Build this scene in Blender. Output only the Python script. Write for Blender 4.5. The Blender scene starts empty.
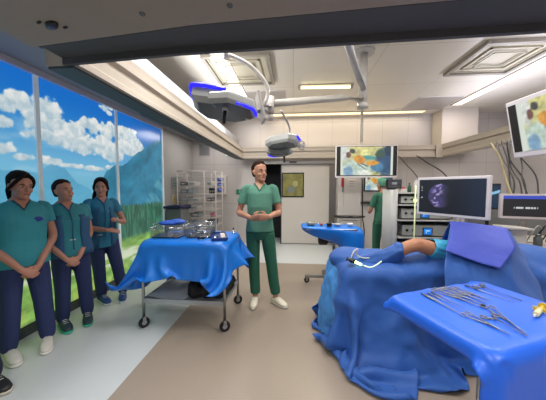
import bpy, math, random
import numpy as np
from mathutils import Vector, Matrix, Euler
random.seed(7)
SC = bpy.context.scene
COL = SC.collection
PI = math.pi

# ------------------------------------------------------------ camera
cam_d = bpy.data.cameras.new('camera')
cam_d.sensor_fit = 'HORIZONTAL'
cam_d.sensor_width = 36.0
cam_d.lens = 36.0 * 241.0 / 546.0
cam_d.clip_start = 0.05
cam = bpy.data.objects.new('camera', cam_d)
COL.objects.link(cam)
cam.location = (0, 0, 1.5)
cam.rotation_euler = (math.radians(90 - 3.1), 0, math.radians(4.75))
SC.camera = cam

# ------------------------------------------------------------ world and exposure
SC.view_settings.view_transform = 'Standard'
SC.view_settings.look = 'None'
SC.view_settings.exposure = -0.12
SC.view_settings.gamma = 1.0
SC.view_settings.use_curve_mapping = False
world = bpy.data.worlds.new('world')
SC.world = world
world.use_nodes = True
world.node_tree.nodes['Background'].inputs[0].default_value = (0.5, 0.55, 0.62, 1)
world.node_tree.nodes['Background'].inputs[1].default_value = 0.25

# ------------------------------------------------------------ ceiling lights: area lights at the fittings, plus added unseen fill lamps
def area(name, loc, rot, sx, sy, power, col):
    d = bpy.data.lights.new(name, 'AREA')
    d.shape = 'RECTANGLE'; d.size = sx; d.size_y = sy
    d.energy = power; d.color = col
    o = bpy.data.objects.new(name, d)
    COL.objects.link(o)
    o.location = loc; o.rotation_euler = rot
    return o
LK = 1.0
def up(name, loc, sx, sy, p, col): return area(name, loc, (PI, 0, 0), sx, sy, p, col)
area('ceiling_strip_lamp', (-1.02, 3.9, 3.26), (0, 0, 0), 0.2, 3.8, 46, (1.0, 0.98, 0.96))
area('ceiling_strip_lamp', (1.3, 6.1, 3.26), (0, 0, 0), 3.6, 0.16, 14, (1.0, 0.9, 0.72))
area('ceiling_strip_lamp', (3.55, 4.1, 3.26), (0, 0, 0), 0.16, 3.0, 30, (1.0, 0.92, 0.88))
area('ceiling_tube_glow', (0.56, 4.44, 3.24), (0, 0, 0), 0.85, 0.06, 34, (1.0, 0.93, 0.75))
# added lamps hidden on top of the perimeter rail, to brighten the ceiling
up('ceiling_fill_lamp', (-1.35, 3.2, 2.50), 0.14, 3.4, 50, (0.90, 0.94, 1.0))
up('ceiling_fill_lamp', (0.6, 6.1, 2.50), 3.4, 0.12, 7, (1.0, 0.84, 0.55))
up('ceiling_fill_lamp', (3.5, 3.4, 2.50), 0.14, 3.6, 50, (0.76, 0.80, 1.0))
# added fill for drapes and people, unseen behind the beam
area('front_fill_lamp', (-0.6, 1.85, 3.26), (0, 0, 0), 0.9, 0.7, 34, (1.0, 0.97, 0.93))
area('front_fill_lamp', (1.0, 1.85, 3.26), (0, 0, 0), 0.9, 0.7, 38, (1.0, 0.97, 0.93))
area('front_fill_lamp', (2.6, 1.85, 3.26), (0, 0, 0), 0.9, 0.7, 34, (1.0, 0.97, 0.93))
# unseen lamps added behind the camera as frontal fill
area('rear_fill_lamp', (-1.2, -0.9, 3.2), (0, 0, 0), 1.2, 1.2, 85, (0.97, 0.98, 1.0))
area('rear_fill_lamp', (1.6, -0.9, 3.2), (0, 0, 0), 1.2, 1.2, 85, (0.97, 0.98, 1.0))
area('aisle_ceiling_lamp', (-2.0, 5.5, 2.70), (0, 0, 0), 0.5, 0.9, 14, (1.0, 0.95, 0.9))
area('side_ceiling_lamp', (4.5, 3.4, 3.26), (0, 0, 0), 0.5, 2.4, 34, (1.0, 0.92, 0.88))

# ------------------------------------------------------------ helpers
def s2l(c):
    c = np.asarray(c, float)
    return np.where(c <= 0.04045, c / 12.92, ((c + 0.055) / 1.055) ** 2.4)
def hexc(h):
    h = h.lstrip('#')
    return tuple(s2l([int(h[i:i+2], 16) / 255 for i in (0, 2, 4)]))

MATS = {}
def mat(name, col, rough=0.5, metal=0.0, noise=0.0, nscale=20.0, bump=0.0, bscale=60.0, emis=None, estr=0.0, coat=0.0, sheen=0.0, trans=0.0, alpha=1.0, stretch=None):
    if name in MATS: return MATS[name]
    m = bpy.data.materials.new(name); m.use_nodes = True
    nt = m.node_tree; b = nt.nodes['Principled BSDF']
    c = hexc(col) if isinstance(col, str) else col
    b.inputs['Base Color'].default_value = (*c, 1)
    b.inputs['Roughness'].default_value = rough
    b.inputs['Metallic'].default_value = metal
    b.inputs['Coat Weight'].default_value = coat
    b.inputs['Sheen Weight'].default_value = sheen
    b.inputs['Transmission Weight'].default_value = trans
    b.inputs['Alpha'].default_value = alpha
    if emis is not None:
        e = hexc(emis) if isinstance(emis, str) else emis
        b.inputs['Emission Color'].default_value = (*e, 1)
        b.inputs['Emission Strength'].default_value = estr
    tc = nt.nodes.new('ShaderNodeTexCoord')
    src = tc.outputs['Object']
    if stretch:
        mp = nt.nodes.new('ShaderNodeMapping'); mp.inputs['Scale'].default_value = stretch
        nt.links.new(src, mp.inputs['Vector']); src = mp.outputs['Vector']
    n = nt.nodes.new('ShaderNodeTexNoise'); n.inputs['Scale'].default_value = nscale; n.inputs['Detail'].default_value = 4
    nt.links.new(src, n.inputs['Vector'])
    r = nt.nodes.new('ShaderNodeMapRange')
    k = max(noise, 0.02)
    r.inputs['To Min'].default_value = 1 - k; r.inputs['To Max'].default_value = 1 + k
    nt.links.new(n.outputs['Fac'], r.inputs['Value'])
    mx = nt.nodes.new('ShaderNodeVectorMath'); mx.operation = 'SCALE'
    mx.inputs[0].default_value = c
    nt.links.new(r.outputs['Result'], mx.inputs['Scale'])
    nt.links.new(mx.outputs['Vector'], b.inputs['Base Color'])
    if bump:
        n2 = nt.nodes.new('ShaderNodeTexNoise'); n2.inputs['Scale'].default_value = bscale; n2.inputs['Detail'].default_value = 5
        nt.links.new(src, n2.inputs['Vector'])
        bp = nt.nodes.new('ShaderNodeBump'); bp.inputs['Strength'].default_value = bump; bp.inputs['Distance'].default_value = 0.01
        nt.links.new(n2.outputs['Fac'], bp.inputs['Height'])
        nt.links.new(bp.outputs['Normal'], b.inputs['Normal'])
    MATS[name] = m
    return m

def tile_mat(name, c1, mortar, w, h, rough, metal=0.0, msize=0.004, plane='XY', off=0.0):
    if name in MATS: return MATS[name]
    m = bpy.data.materials.new(name); m.use_nodes = True
    nt = m.node_tree; b = nt.nodes['Principled BSDF']
    tc = nt.nodes.new('ShaderNodeTexCoord')
    mp = nt.nodes.new('ShaderNodeMapping')
    if plane == 'XZ': mp.inputs['Rotation'].default_value = (-PI/2, 0, 0)
    if plane == 'YZ': mp.inputs['Rotation'].default_value = (0, -PI/2, -PI/2)
    nt.links.new(tc.outputs['Object'], mp.inputs['Vector'])
    br = nt.nodes.new('ShaderNodeTexBrick')
    br.offset = off; br.inputs['Scale'].default_value = 1
    br.inputs['Brick Width'].default_value = w; br.inputs['Row Height'].default_value = h
    br.inputs['Mortar Size'].default_value = msize; br.inputs['Mortar Smooth'].default_value = 0.1
    c = hexc(c1)
    br.inputs['Color1'].default_value = (*c, 1); br.inputs['Color2'].default_value = (*[x*0.95 for x in c], 1)
    br.inputs['Mortar'].default_value = (*hexc(mortar), 1)
    nt.links.new(mp.outputs['Vector'], br.inputs['Vector'])
    nt.links.new(br.outputs['Color'], b.inputs['Base Color'])
    b.inputs['Roughness'].default_value = rough; b.inputs['Metallic'].default_value = metal
    MATS[name] = m
    return m

def attr_emit(name, strength, rough=0.25, base=0.15):
    if name in MATS: return MATS[name]
    m = bpy.data.materials.new(name); m.use_nodes = True
    nt = m.node_tree; b = nt.nodes['Principled BSDF']
    a = nt.nodes.new('ShaderNodeAttribute'); a.attribute_name = 'picture'
    nt.links.new(a.outputs['Color'], b.inputs['Emission Color'])
    b.inputs['Emission Strength'].default_value = strength
    b.inputs['Base Color'].default_value = (0.02, 0.02, 0.02, 1)
    b.inputs['Roughness'].default_value = rough
    MATS[name] = m
    return m

def root_of(o):
    while o.parent: o = o.parent
    return o
def thing(name, label, cat, loc=(0, 0, 0), rotz=0.0, group=None):
    o = bpy.data.objects.new(name, None); COL.objects.link(o)
    o.location = loc; o.rotation_euler = (0, 0, rotz); o.empty_display_size = 0.05
    o['label'] = label; o['category'] = cat
    if group: o['group'] = group
    return o
def tag(o, label, cat, group=None):
    o['label'] = label; o['category'] = cat
    if group: o['group'] = group
    return o

def frame_from(d):
    d = Vector(d).normalized()
    a = Vector((0, 0, 1)) if abs(d.z) < 0.95 else Vector((0, 1, 0))
    u = d.cross(a).normalized(); v = u.cross(d).normalized()
    return u, v
def smoothline(pts, sub):
    if sub <= 1 or len(pts) < 3: return [Vector(p) for p in pts]
    P = [Vector(p) for p in pts]; P = [2*P[0]-P[1]] + P + [2*P[-1]-P[-2]]
    out = []
    for i in range(1, len(P)-2):
        for k in range(sub):
            t = k/sub
            p0, p1, p2, p3 = P[i-1], P[i], P[i+1], P[i+2]
            out.append(0.5*((2*p1)+(-p0+p2)*t+(2*p0-5*p1+4*p2-p3)*t*t+(-p0+3*p1-3*p2+p3)*t**3))
    out.append(P[-2])
    return out

class MB:
    def __init__(s): s.v = []; s.f = []; s.sm = []
    def add(s, vs, fs, smooth=False):
        n = len(s.v); s.v += [tuple(x) for x in vs]
        s.f += [tuple(i+n for i in f) for f in fs]; s.sm += [smooth]*len(fs)
        return s
    def box(s, c, d, rz=0.0, rot=None, taper=1.0):
        R = rot if rot is not None else Matrix.Rotation(rz, 3, 'Z')
        vs = []
        for z in (-1, 1):
            k = taper if z > 0 else 1.0
            for x, y in ((-1, -1), (1, -1), (1, 1), (-1, 1)):
                vs.append(Vector(c) + R @ Vector((x*d[0]/2*k, y*d[1]/2*k, z*d[2]/2)))
        return s.add(vs, [(3, 2, 1, 0), (4, 5, 6, 7), (0, 1, 5, 4), (1, 2, 6, 5), (2, 3, 7, 6), (3, 0, 4, 7)])
    def bb(s, x0, x1, y0, y1, z0, z1):
        return s.box(((x0+x1)/2, (y0+y1)/2, (z0+z1)/2), (abs(x1-x0), abs(y1-y0), abs(z1-z0)))
    def rbox(s, c, d, r=0.01, n=4, rz=0.0, rot=None):
        """box with rounded vertical edges"""
        R = rot if rot is not None else Matrix.Rotation(rz, 3, 'Z')
        ring = []
        hx, hy = d[0]/2-r, d[1]/2-r
        for qx, qy, a0 in ((1, 1, 0), (-1, 1, PI/2), (-1, -1, PI), (1, -1, 1.5*PI)):
            for k in range(n+1):
                a = a0 + PI/2*k/n
                ring.append((qx*hx+r*math.cos(a), qy*hy+r*math.sin(a)))
        m = len(ring); e = min(r*0.5, d[2]*0.2)
        lv = [(-d[2]/2, 1-e/max(hx+r, 1e-3)), (-d[2]/2+e, 1), (d[2]/2-e, 1), (d[2]/2, 1-e/max(hx+r, 1e-3))]
        vs = [Vector(c)+R @ Vector((x*k, y*k, z)) for z, k in lv for x, y in ring]
        fs = [tuple(range(m-1, -1, -1)), tuple(range(3*m, 4*m))]
        for L in range(3):
            for i in range(m):
                j = (i+1) % m
                fs.append((L*m+i, L*m+j, (L+1)*m+j, (L+1)*m+i))
        return s.add(vs, fs)
    def cyl(s, p0, p1, r0, r1=None, n=12, smooth=True):
        r1 = r0 if r1 is None else r1
        p0 = Vector(p0); p1 = Vector(p1); u, v = frame_from(p1-p0)
        vs = [p0+(u*math.cos(2*PI*i/n)+v*math.sin(2*PI*i/n))*r0 for i in range(n)]
        vs += [p1+(u*math.cos(2*PI*i/n)+v*math.sin(2*PI*i/n))*r1 for i in range(n)]
        s.add(vs, [(i, (i+1) % n, n+(i+1) % n, n+i) for i in range(n)], smooth)
        n0 = len(s.v)-2*n
        s.f += [tuple(n0+i for i in range(n-1, -1, -1)), tuple(n0+n+i for i in range(n))]; s.sm += [False, False]
        return s
    def tube(s, pts, r, n=8, sub=1, closed=False):
        P = smoothline(pts, sub)
        k = len(P)
        if isinstance(r, (list, tuple)):
            rr = list(np.interp(np.linspace(0, 1, k), np.linspace(0, 1, len(r)), r))
        else: rr = [r]*k
        vs = []; prev = None
        for i, p in enumerate(P):
            if closed: d = P[(i+1) % k]-P[i-1]
            else: d = P[min(i+1, k-1)]-P[max(i-1, 0)]
            d.normalize()
            if prev is None: u, v = frame_from(d)
            else:
                u = (prev - d*prev.dot(d))
                u = u.normalized() if u.length > 1e-6 else frame_from(d)[0]
                v = d.cross(u)
            prev = u
            vs += [p+(u*math.cos(2*PI*j/n)+v*math.sin(2*PI*j/n))*rr[i] for j in range(n)]
        fs = []
        for i in range(k if closed else k-1):
            a = i*n; b = ((i+1) % k)*n
            fs += [(a+j, a+(j+1) % n, b+(j+1) % n, b+j) for j in range(n)]
        if not closed: fs += [tuple(range(n-1, -1, -1)), tuple((k-1)*n+j for j in range(n))]
        return s.add(vs, fs, True)
    def loft(s, rings, n=16, p=2.0, smooth=True):
        """rings: (centre, u, v, ru, rv)"""
        vs = []
        for c, u, v, ru, rv in rings:
            c = Vector(c); u = Vector(u); v = Vector(v)
            for i in range(n):
                a = 2*PI*i/n; ca, sa = math.cos(a), math.sin(a)
                vs.append(c+u*ru*math.copysign(abs(ca)**(2/p), ca)+v*rv*math.copysign(abs(sa)**(2/p), sa))
        k = len(rings); fs = []
        for i in range(k-1):
            fs += [(i*n+j, i*n+(j+1) % n, (i+1)*n+(j+1) % n, (i+1)*n+j) for j in range(n)]
        fs += [tuple(range(n-1, -1, -1)), tuple((k-1)*n+j for j in range(n))]
        return s.add(vs, fs, smooth)
    def lathe(s, prof, c=(0, 0, 0), n=16, axis='Z'):
        X, Y = Vector((1, 0, 0)), Vector((0, 1, 0))
        Zv = Vector((0, 0, 1))
        if axis == 'Y': X, Y, Zv = Vector((1, 0, 0)), Vector((0, 0, 1)), Vector((0, 1, 0))
        if axis == 'X': X, Y, Zv = Vector((0, 1, 0)), Vector((0, 0, 1)), Vector((1, 0, 0))
        return s.loft([(Vector(c)+Zv*z, X, Y, max(r, 1e-4), max(r, 1e-4)) for r, z in prof], n)
    def ball(s, c, r, n=12, m=8):
        rx, ry, rz = r if isinstance(r, (tuple, list)) else (r, r, r)
        return s.loft([(Vector(c)+Vector((0, 0, -rz*math.cos(PI*(i+0.02)/(m+0.04)))), (1, 0, 0), (0, 1, 0), rx*math.sin(PI*(i+0.02)/(m+0.04)), ry*math.sin(PI*(i+0.02)/(m+0.04))) for i in range(m+1)], n)
    def prism(s, poly, a, b, axis='Z'):
        f = {'Z': lambda x, y, t: (x, y, t), 'Y': lambda x, y, t: (x, t, y), 'X': lambda x, y, t: (t, x, y)}[axis]
        n = len(poly)
        vs = [f(x, y, a) for x, y in poly]+[f(x, y, b) for x, y in poly]
        return s.add(vs, [tuple(range(n-1, -1, -1)), tuple(range(n, 2*n))]+[(i, (i+1) % n, n+(i+1) % n, n+i) for i in range(n)])
    def build(s, name, m, parent=None, bevel=0.0, local=False, label=None, subsurf=0, shade=None):
        me = bpy.data.meshes.new(name)
        V = np.array(s.v, float)
        if parent is not None and not local:
            r = root_of(parent)
            M = np.array((Matrix.Translation(r.location) @ Matrix.Rotation(r.rotation_euler[2], 4, 'Z')).inverted())
            V = V @ M[:3, :3].T + M[:3, 3]
        org = np.zeros(3)
        if parent is None:
            org = np.array([V[:, 0].mean(), V[:, 1].mean(), V[:, 2].min()]); V = V-org
        me.from_pydata([tuple(x) for x in V], [], s.f); me.update()
        import bmesh
        bm = bmesh.new(); bm.from_mesh(me); bmesh.ops.recalc_face_normals(bm, faces=bm.faces); bm.to_mesh(me); bm.free()
        me.polygons.foreach_set('use_smooth', s.sm if shade is None else [shade]*len(s.f))
        me.materials.append(m)
        o = bpy.data.objects.new(name, me); COL.objects.link(o)
        o.location = org
        if parent is not None: o.parent = parent
        if bevel:
            b = o.modifiers.new('bevel', 'BEVEL'); b.width = bevel; b.segments = 2; b.limit_method = 'ANGLE'; b.angle_limit = 0.7
        if subsurf:
            b = o.modifiers.new('sub', 'SUBSURF'); b.levels = subsurf; b.render_levels = subsurf
        if label: o['label'] = label
        return o

def structure(o): o['kind'] = 'structure'; return o
def copy_tree(o, parent=None):
    c = o.copy(); COL.objects.link(c)
    if parent is not None: c.parent = parent
    for ch in list(o.children): copy_tree(ch, c)
    return c

def vnoise(x, y, seed=0):
    xi = np.floor(x).astype(np.int64); yi = np.floor(y).astype(np.int64)
    fx = x-xi; fy = y-yi
    fx = fx*fx*(3-2*fx); fy = fy*fy*(3-2*fy)
    def h(a, b):
        n = (a*374761393 + b*668265263 + seed*974711) & 0xffffffff
        n = ((n ^ (n >> 13))*1274126177) & 0xffffffff
        return ((n ^ (n >> 16)) & 0xffff)/65535.0
    return (h(xi, yi)*(1-fx)+h(xi+1, yi)*fx)*(1-fy)+(h(xi, yi+1)*(1-fx)+h(xi+1, yi+1)*fx)*fy
def fbm(x, y, seed=0, o=5):
    t = 0; a = 0.5
    for k in range(o):
        t = t+a*vnoise(x*2**k, y*2**k, seed+k*17); a *= 0.5
    return t/(1-0.5**o)
def smst(a, b, x):
    t = np.clip((x-a)/(b-a), 0, 1); return t*t*(3-2*t)

def picture(name, o3, u, v, w, h, nx, ny, painter, m, parent=None):
    """a flat picture of nx*ny coloured cells; o3 lower left corner, u and v unit directions; painter(S,T in 0..1)->sRGB"""
    S, T = np.meshgrid(np.linspace(0, 1, nx+1), np.linspace(0, 1, ny+1), indexing='xy')
    o3 = np.array(o3, float); u = np.array(u, float); v = np.array(v, float)
    V = o3+S.reshape(-1, 1)*u*w+T.reshape(-1, 1)*v*h
    rgb = s2l(np.clip(painter(S.ravel(), T.ravel()), 0, 1))
    fs = []
    for j in range(ny):
        for i in range(nx):
            a = j*(nx+1)+i; fs.append((a, a+1, a+nx+2, a+nx+1))
    if parent is not None:
        r = root_of(parent)
        M = np.array((Matrix.Translation(r.location) @ Matrix.Rotation(r.rotation_euler[2], 4, 'Z')).inverted())
        V = V @ M[:3, :3].T+M[:3, 3]
    me = bpy.data.meshes.new(name)
    me.from_pydata([tuple(x) for x in V], [], fs); me.update()
    ca = me.color_attributes.new('picture', 'FLOAT_COLOR', 'POINT')
    ca.data.foreach_set('color', np.concatenate([rgb, np.ones((len(rgb), 1))], 1).ravel())
    me.materials.append(m)
    o = bpy.data.objects.new(name, me); COL.objects.link(o)
    if parent is not None: o.parent = parent
    return o

# ------------------------------------------------------------ cloth laid over its supports (position based)
def drape_sheet(nx, ny, lx, ly, cx, cy, z0, rot, boxes, steps=140, iters=10, seed=1, bend=0.35, pins=None, jitter=0.012, fric=0.5, attract=None, vmax=0.05, crumple=0.0):
    rng = np.random.RandomState(seed)
    gx, gy = np.meshgrid(np.linspace(-lx/2, lx/2, nx), np.linspace(-ly/2, ly/2, ny), indexing='ij')
    ca, sa = math.cos(rot), math.sin(rot)
    P = np.stack([cx+gx*ca-gy*sa, cy+gx*sa+gy*ca, np.full_like(gx, z0)], -1).reshape(-1, 3)
    P[:, 2] += jitter*(fbm(gx.ravel()*4+9, gy.ravel()*4+3, seed)-0.5)*4
    idx = np.arange(nx*ny).reshape(nx, ny)
    cons = []
    def addc(A, B, st):
        if A.size == 0: return
        A = A.ravel(); B = B.ravel()
        g = np.stack([gx.ravel(), gy.ravel()], -1)
        L = np.linalg.norm(g[A]-g[B], axis=1)
        cons.append((A, B, L, st))
    for st0 in (0, 1):
        a = idx[st0:nx-1:2]; b = idx[st0+1:nx:2]; m = min(len(a), len(b)); addc(a[:m], b[:m], 1.0)
        a = idx[:, st0:ny-1:2]; b = idx[:, st0+1:ny:2]; m = min(a.shape[1], b.shape[1]); addc(a[:, :m], b[:, :m], 1.0)
    for st0 in (0, 1):
        a = idx[st0:nx-1:2]; b = idx[st0+1:nx:2]; m = min(len(a), len(b)); a = a[:m]; b = b[:m]
        addc(a[:, :-1], b[:, 1:], 0.5); addc(a[:, 1:], b[:, :-1], 0.5)
    for ph in (0, 1, 2, 3):
        rows = [i for i in range(nx-2) if i % 4 == ph]
        if rows: addc(idx[rows], idx[[i+2 for i in rows]], bend)
        cs = [i for i in range(ny-2) if i % 4 == ph]
        if cs: addc(idx[:, cs], idx[:, [i+2 for i in cs]], bend)
    prev = P.copy()
    dt2 = (1/50)**2
    pin_i = None
    if pins:
        pin_i = np.array([idx[i, j] for i, j, _ in pins]); pin_p = np.array([p for _, _, p in pins], float)
        pin_0 = P[pin_i].copy()
    for stp in range(steps):
        vel = (P-prev)*0.97
        vel = np.clip(vel, -vmax, vmax)
        prev = P.copy()
        P = P+vel; P[:, 2] -= 9.8*dt2
        if attract is not None: P = attract(P, dt2)
        for it in range(iters):
            for A, B, L, st in cons:
                d = P[B]-P[A]; l = np.sqrt((d*d).sum(1))+1e-9
                k = (st*0.5*(l-L)/l)[:, None]
                if st < 1.0: k = np.where((l < L)[:, None], k, k) 
                P[A] += d*k; P[B] -= d*k
            if pin_i is not None:
                t = min(1, stp/(steps*0.6))
                P[pin_i] = pin_0*(1-t)+pin_p*t
            if it % 3 == 2 or it == iters-1:
                for bx in boxes:
                    c = np.array(bx[0], float); hh = np.array(bx[1], float)/2; rz = bx[2] if len(bx) > 2 else 0.0; rr = bx[3] if len(bx) > 3 else 0.012
                    ty = bx[4] if len(bx) > 4 else 'box'
                    q = P-c
                    cz, sz = math.cos(rz), math.sin(rz)
                    ql = np.stack([q[:, 0]*cz+q[:, 1]*sz, -q[:, 0]*sz+q[:, 1]*cz, q[:, 2]], -1)
                    if ty == 'ell':
                        nrm = ql/hh; ln = np.sqrt((nrm*nrm).sum(1))+1e-9
                        hit = ln < 1
                        ql2 = np.where(hit[:, None], ql/ln[:, None], ql)
                    else:
                        aq = np.abs(ql)-hh
                        o = np.maximum(aq, 0); dist = np.sqrt((o*o).sum(1))
                        inside = (aq < 0).all(1)
                        near = (~inside) & (dist < rr)
                        hit = inside | near
                        ql2 = ql.copy()
                        sg = np.sign(ql)+(ql == 0)
                        k = np.where(near, (rr-dist)/(dist+1e-9), 0)[:, None]
                        ql2 = ql2+sg*o*k
                        ax = np.argmax(aq, 1)
                        ii = np.where(inside)[0]
                        ql2[ii, ax[ii]] = (sg*(hh+rr))[ii, ax[ii]]
                    if hit.any():
                        w = np.stack([ql2[:, 0]*cz-ql2[:, 1]*sz, ql2[:, 0]*sz+ql2[:, 1]*cz, ql2[:, 2]], -1)+c
                        P = np.where(hit[:, None], w, P)
                        if it == iters-1: prev = np.where(hit[:, None], prev*(1-fric)+P*fric, prev)
                low = P[:, 2] < 0.006
                if low.any():
                    P[low, 2] = 0.006
                    if it == iters-1: prev[low] = prev[low]*0.3+P[low]*0.7
    if crumple:
        G = P.reshape(nx, ny, 3); du = np.gradient(G, axis=0); dv = np.gradient(G, axis=1); N = np.cross(du, dv); N /= np.linalg.norm(N, axis=2, keepdims=True)+1e-9
        r1 = np.abs(fbm(gx*2.4+gy*1.6+5, gy*1.6-gx*1.4+5, seed+40, 2)-0.5)*2; r2 = np.abs(fbm(gx*6-gy*2+9, gy*6+gx*3, seed+50, 3)-0.5)*2
        dsp = (0.55-np.sqrt(r1))*crumple+(0.5-np.sqrt(r2))*crumple*0.35
        P = (G+N*dsp[:, :, None]).reshape(-1, 3); P[:, 2] = np.maximum(P[:, 2], 0.008)
    F = []
    for i in range(nx-1):
        for j in range(ny-1):
            F.append((idx[i, j], idx[i+1, j], idx[i+1, j+1], idx[i, j+1]))
    return P, F
def cloth_obj(name, P, F, m, parent=None, thick=0.003, smooth=True, sub=1):
    mb = MB(); mb.add(P, F, smooth)
    me_o = mb.build(name, m, parent)
    if sub:
        b = me_o.modifiers.new('sub', 'SUBSURF'); b.levels = sub; b.render_levels = sub
    so = me_o.modifiers.new('thick', 'SOLIDIFY'); so.thickness = thick; so.offset = 1
    return me_o

# ------------------------------------------------------------ materials
M_wall = mat('wall_paint', '#b3aeab', 0.45, noise=0.02)
M_wall_l = mat('side_wall_paint', '#a8a5a3', 0.4, noise=0.02)
M_white = mat('white_lacquer', '#d2ccc6', 0.35)
M_offwhite = mat('offwhite_plastic', '#bdb8b2', 0.4)
M_lightgrey = mat('light_grey_plastic', '#a3a4a4', 0.4)
M_grey = mat('grey_plastic', '#6f7173', 0.45)
M_dark = mat('dark_plastic', '#1b1c20', 0.4)
M_black = mat('black_rubber', '#0c0d10', 0.6)
M_steel = mat('brushed_steel', '#a9aaab', 0.28, 1.0, noise=0.05, nscale=60)
M_chrome = mat('polished_chrome', '#cfd2d4', 0.12, 1.0)
M_steel_d = mat('worn_steel', '#7d7f82', 0.35, 1.0, noise=0.1)
M_soffit = mat('grey_soffit', '#8b8a8c', 0.6, noise=0.02)
M_beam = mat('warm_grey_beam', '#978c82', 0.6, noise=0.03)
M_beam_d = mat('shaded_track', '#4f5053', 0.6)  # shade of the recess put into the dark track colour
M_rail = mat('cream_rail', '#b0a598', 0.35, noise=0.02)
M_glassdark = mat('glossy_screen_black', '#07090d', 0.12)
M_blue = mat('blue_drape_film', '#1a78dc', 0.33, noise=0.08, nscale=6, bump=0.25, bscale=14)
M_blue_s = mat('blue_drape_fabric', '#2558a6', 0.6, noise=0.06, nscale=8, bump=0.3, bscale=25, sheen=0.1)
M_blue_p = mat('violet_blue_drape', '#3e4fb6', 0.6, noise=0.05, nscale=8, bump=0.2, bscale=25)
M_blue_l = mat('pale_blue_sheet', '#4a8ed2', 0.6, noise=0.06, nscale=8, bump=0.3, bscale=25)
M_blue_t = mat('blue_table_cover', '#1f5ed0', 0.38, noise=0.05, nscale=6, bump=0.15, bscale=18)
M_orange = mat('orange_plastic', '#d8843a', 0.5)

# ============================================================ SETTING
WX = -2.71; WR = 5.2; YB = 6.35; YF = -2.2; ZC = 3.3
# floor: light vinyl with a tan inlay
m_f1 = mat('pale_vinyl', '#c0c4c5', 0.32, noise=0.05, nscale=90)
m_f2 = mat('tan_vinyl', '#988a7c', 0.36, noise=0.10, nscale=140)
fl = MB(); fl.bb(WX-0.3, WR+0.2, YF-0.2, YB+0.9, -0.1, -0.001)
structure(fl.build('floor', m_f1))
fl = MB(); fl.bb(-1.3, 3.6, YF, 4.67, -0.001, 0.0005)
structure(fl.build('floor', m_f2))
# ceiling
M_ceil = tile_mat('ceiling_panels', '#d8d0c2', '#b0a89f', 1.2, 1.2, 0.36, 0.1)
cl = MB(); cl.bb(WX-0.3, WR+0.2, YF-0.2, YB+0.2, ZC, ZC+0.08)
structure(cl.build('ceiling', M_ceil))
cl = MB(); cl.bb(WX-0.1, -1.45, YF-0.1, YB+0.1, 2.72, 2.76)
structure(cl.build('ceiling', M_soffit))
# walls
w = MB(); w.bb(WX-0.2, -0.82, YB, YB+0.12, 0, ZC); w.bb(-0.82, WR+0.2, YB, YB+0.12, 2.13, ZC); w.bb(-0.3, WR+0.2, YB, YB+0.12, 0, 2.13)
structure(w.build('wall_back', tile_mat('wall_panels', '#bdb6b3', '#8a8583', 0.62, 1.05, 0.4, plane='XZ', msize=0.003)))
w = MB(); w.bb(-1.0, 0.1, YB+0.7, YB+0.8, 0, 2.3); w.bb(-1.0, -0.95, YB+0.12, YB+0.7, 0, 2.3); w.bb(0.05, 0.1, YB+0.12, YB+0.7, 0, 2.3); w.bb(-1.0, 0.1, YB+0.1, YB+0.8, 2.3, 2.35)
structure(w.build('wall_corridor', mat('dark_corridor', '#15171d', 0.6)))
w = MB(); w.bb(WX-0.2, WX, 4.78, YB, 0, 2.72); w.bb(WX-0.2, WX-0.03, YF, 4.78, 0, 2.72); w.bb(WX-0.2, WX-0.03, YF, YB, 2.72, ZC)
structure(w.build('wall_left', M_wall_l))
w = MB(); w.bb(WR, WR+0.1, YF, YB, 0, ZC)
structure(w.build('wall_right', M_wall))
w = MB(); w.bb(WX, WR, YF-0.1, YF, 0, ZC)
structure(w.build('wall_front', M_wall))
# white boxed column behind the rail corner
w = MB(); w.bb(3.42, 4.2, 5.95, YB, 2.3, ZC)
structure(w.build('wall_column', mat('cream_column', '#c9bfb4', 0.5)))
# skirtings
b = MB(); b.bb(-0.3, 3.3, YB-0.015, YB, 0, 0.1)
structure(b.build('baseboard_back', M_lightgrey))
b = MB(); b.bb(WX, WX+0.05, YF, 4.78, 0, 0.085); b.bb(WX, WX+0.015, 4.78, YB, 0, 0.1)
structure(b.build('baseboard_left', mat('dark_steel_skirting', '#56595c', 0.35, 0.6)))
# frame over the picture wall
b = MB(); b.bb(WX-0.02, WX+0.06, YF, 4.8, 2.66, 2.72)
structure(b.build('trim_1', mat('pale_lavender_frame', '#c8c5d4', 0.4)))

# perimeter rail, 0.2 x 0.27 m, with stepped profile
def rail(name, a, b_, inward):
    a = Vector((*a, 0)); b_ = Vector((*b_, 0)); inn = Vector((*inward, 0))
    prof = [(0, 2.21), (0.0, 2.25), (-0.015, 2.262), (-0.015, 2.335), (-0.04, 2.345), (-0.04, 2.37), (-0.005, 2.385), (-0.005, 2.44), (0.0, 2.48), (-0.2, 2.48), (-0.2, 2.21)]
    vs = [a+inn*t+Vector((0, 0, z)) for t, z in prof]+[b_+inn*t+Vector((0, 0, z)) for t, z in prof]
    n = len(prof)
    m = MB(); m.add(vs, [tuple(range(n-1, -1, -1)), tuple(range(n, 2*n))]+[(i, (i+1) % n, n+(i+1) % n, n+i) for i in range(n)])
    structure(m.build(name, M_rail))
rail('trim_2', (-1.25, 1.34), (-1.25, 6.2), (1, 0))
rail('trim_3', (-1.45, 6.0), (3.6, 6.0), (0, -1))
rail('trim_4', (3.4, 6.2), (3.4, -1.0), (-1, 0))
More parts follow.
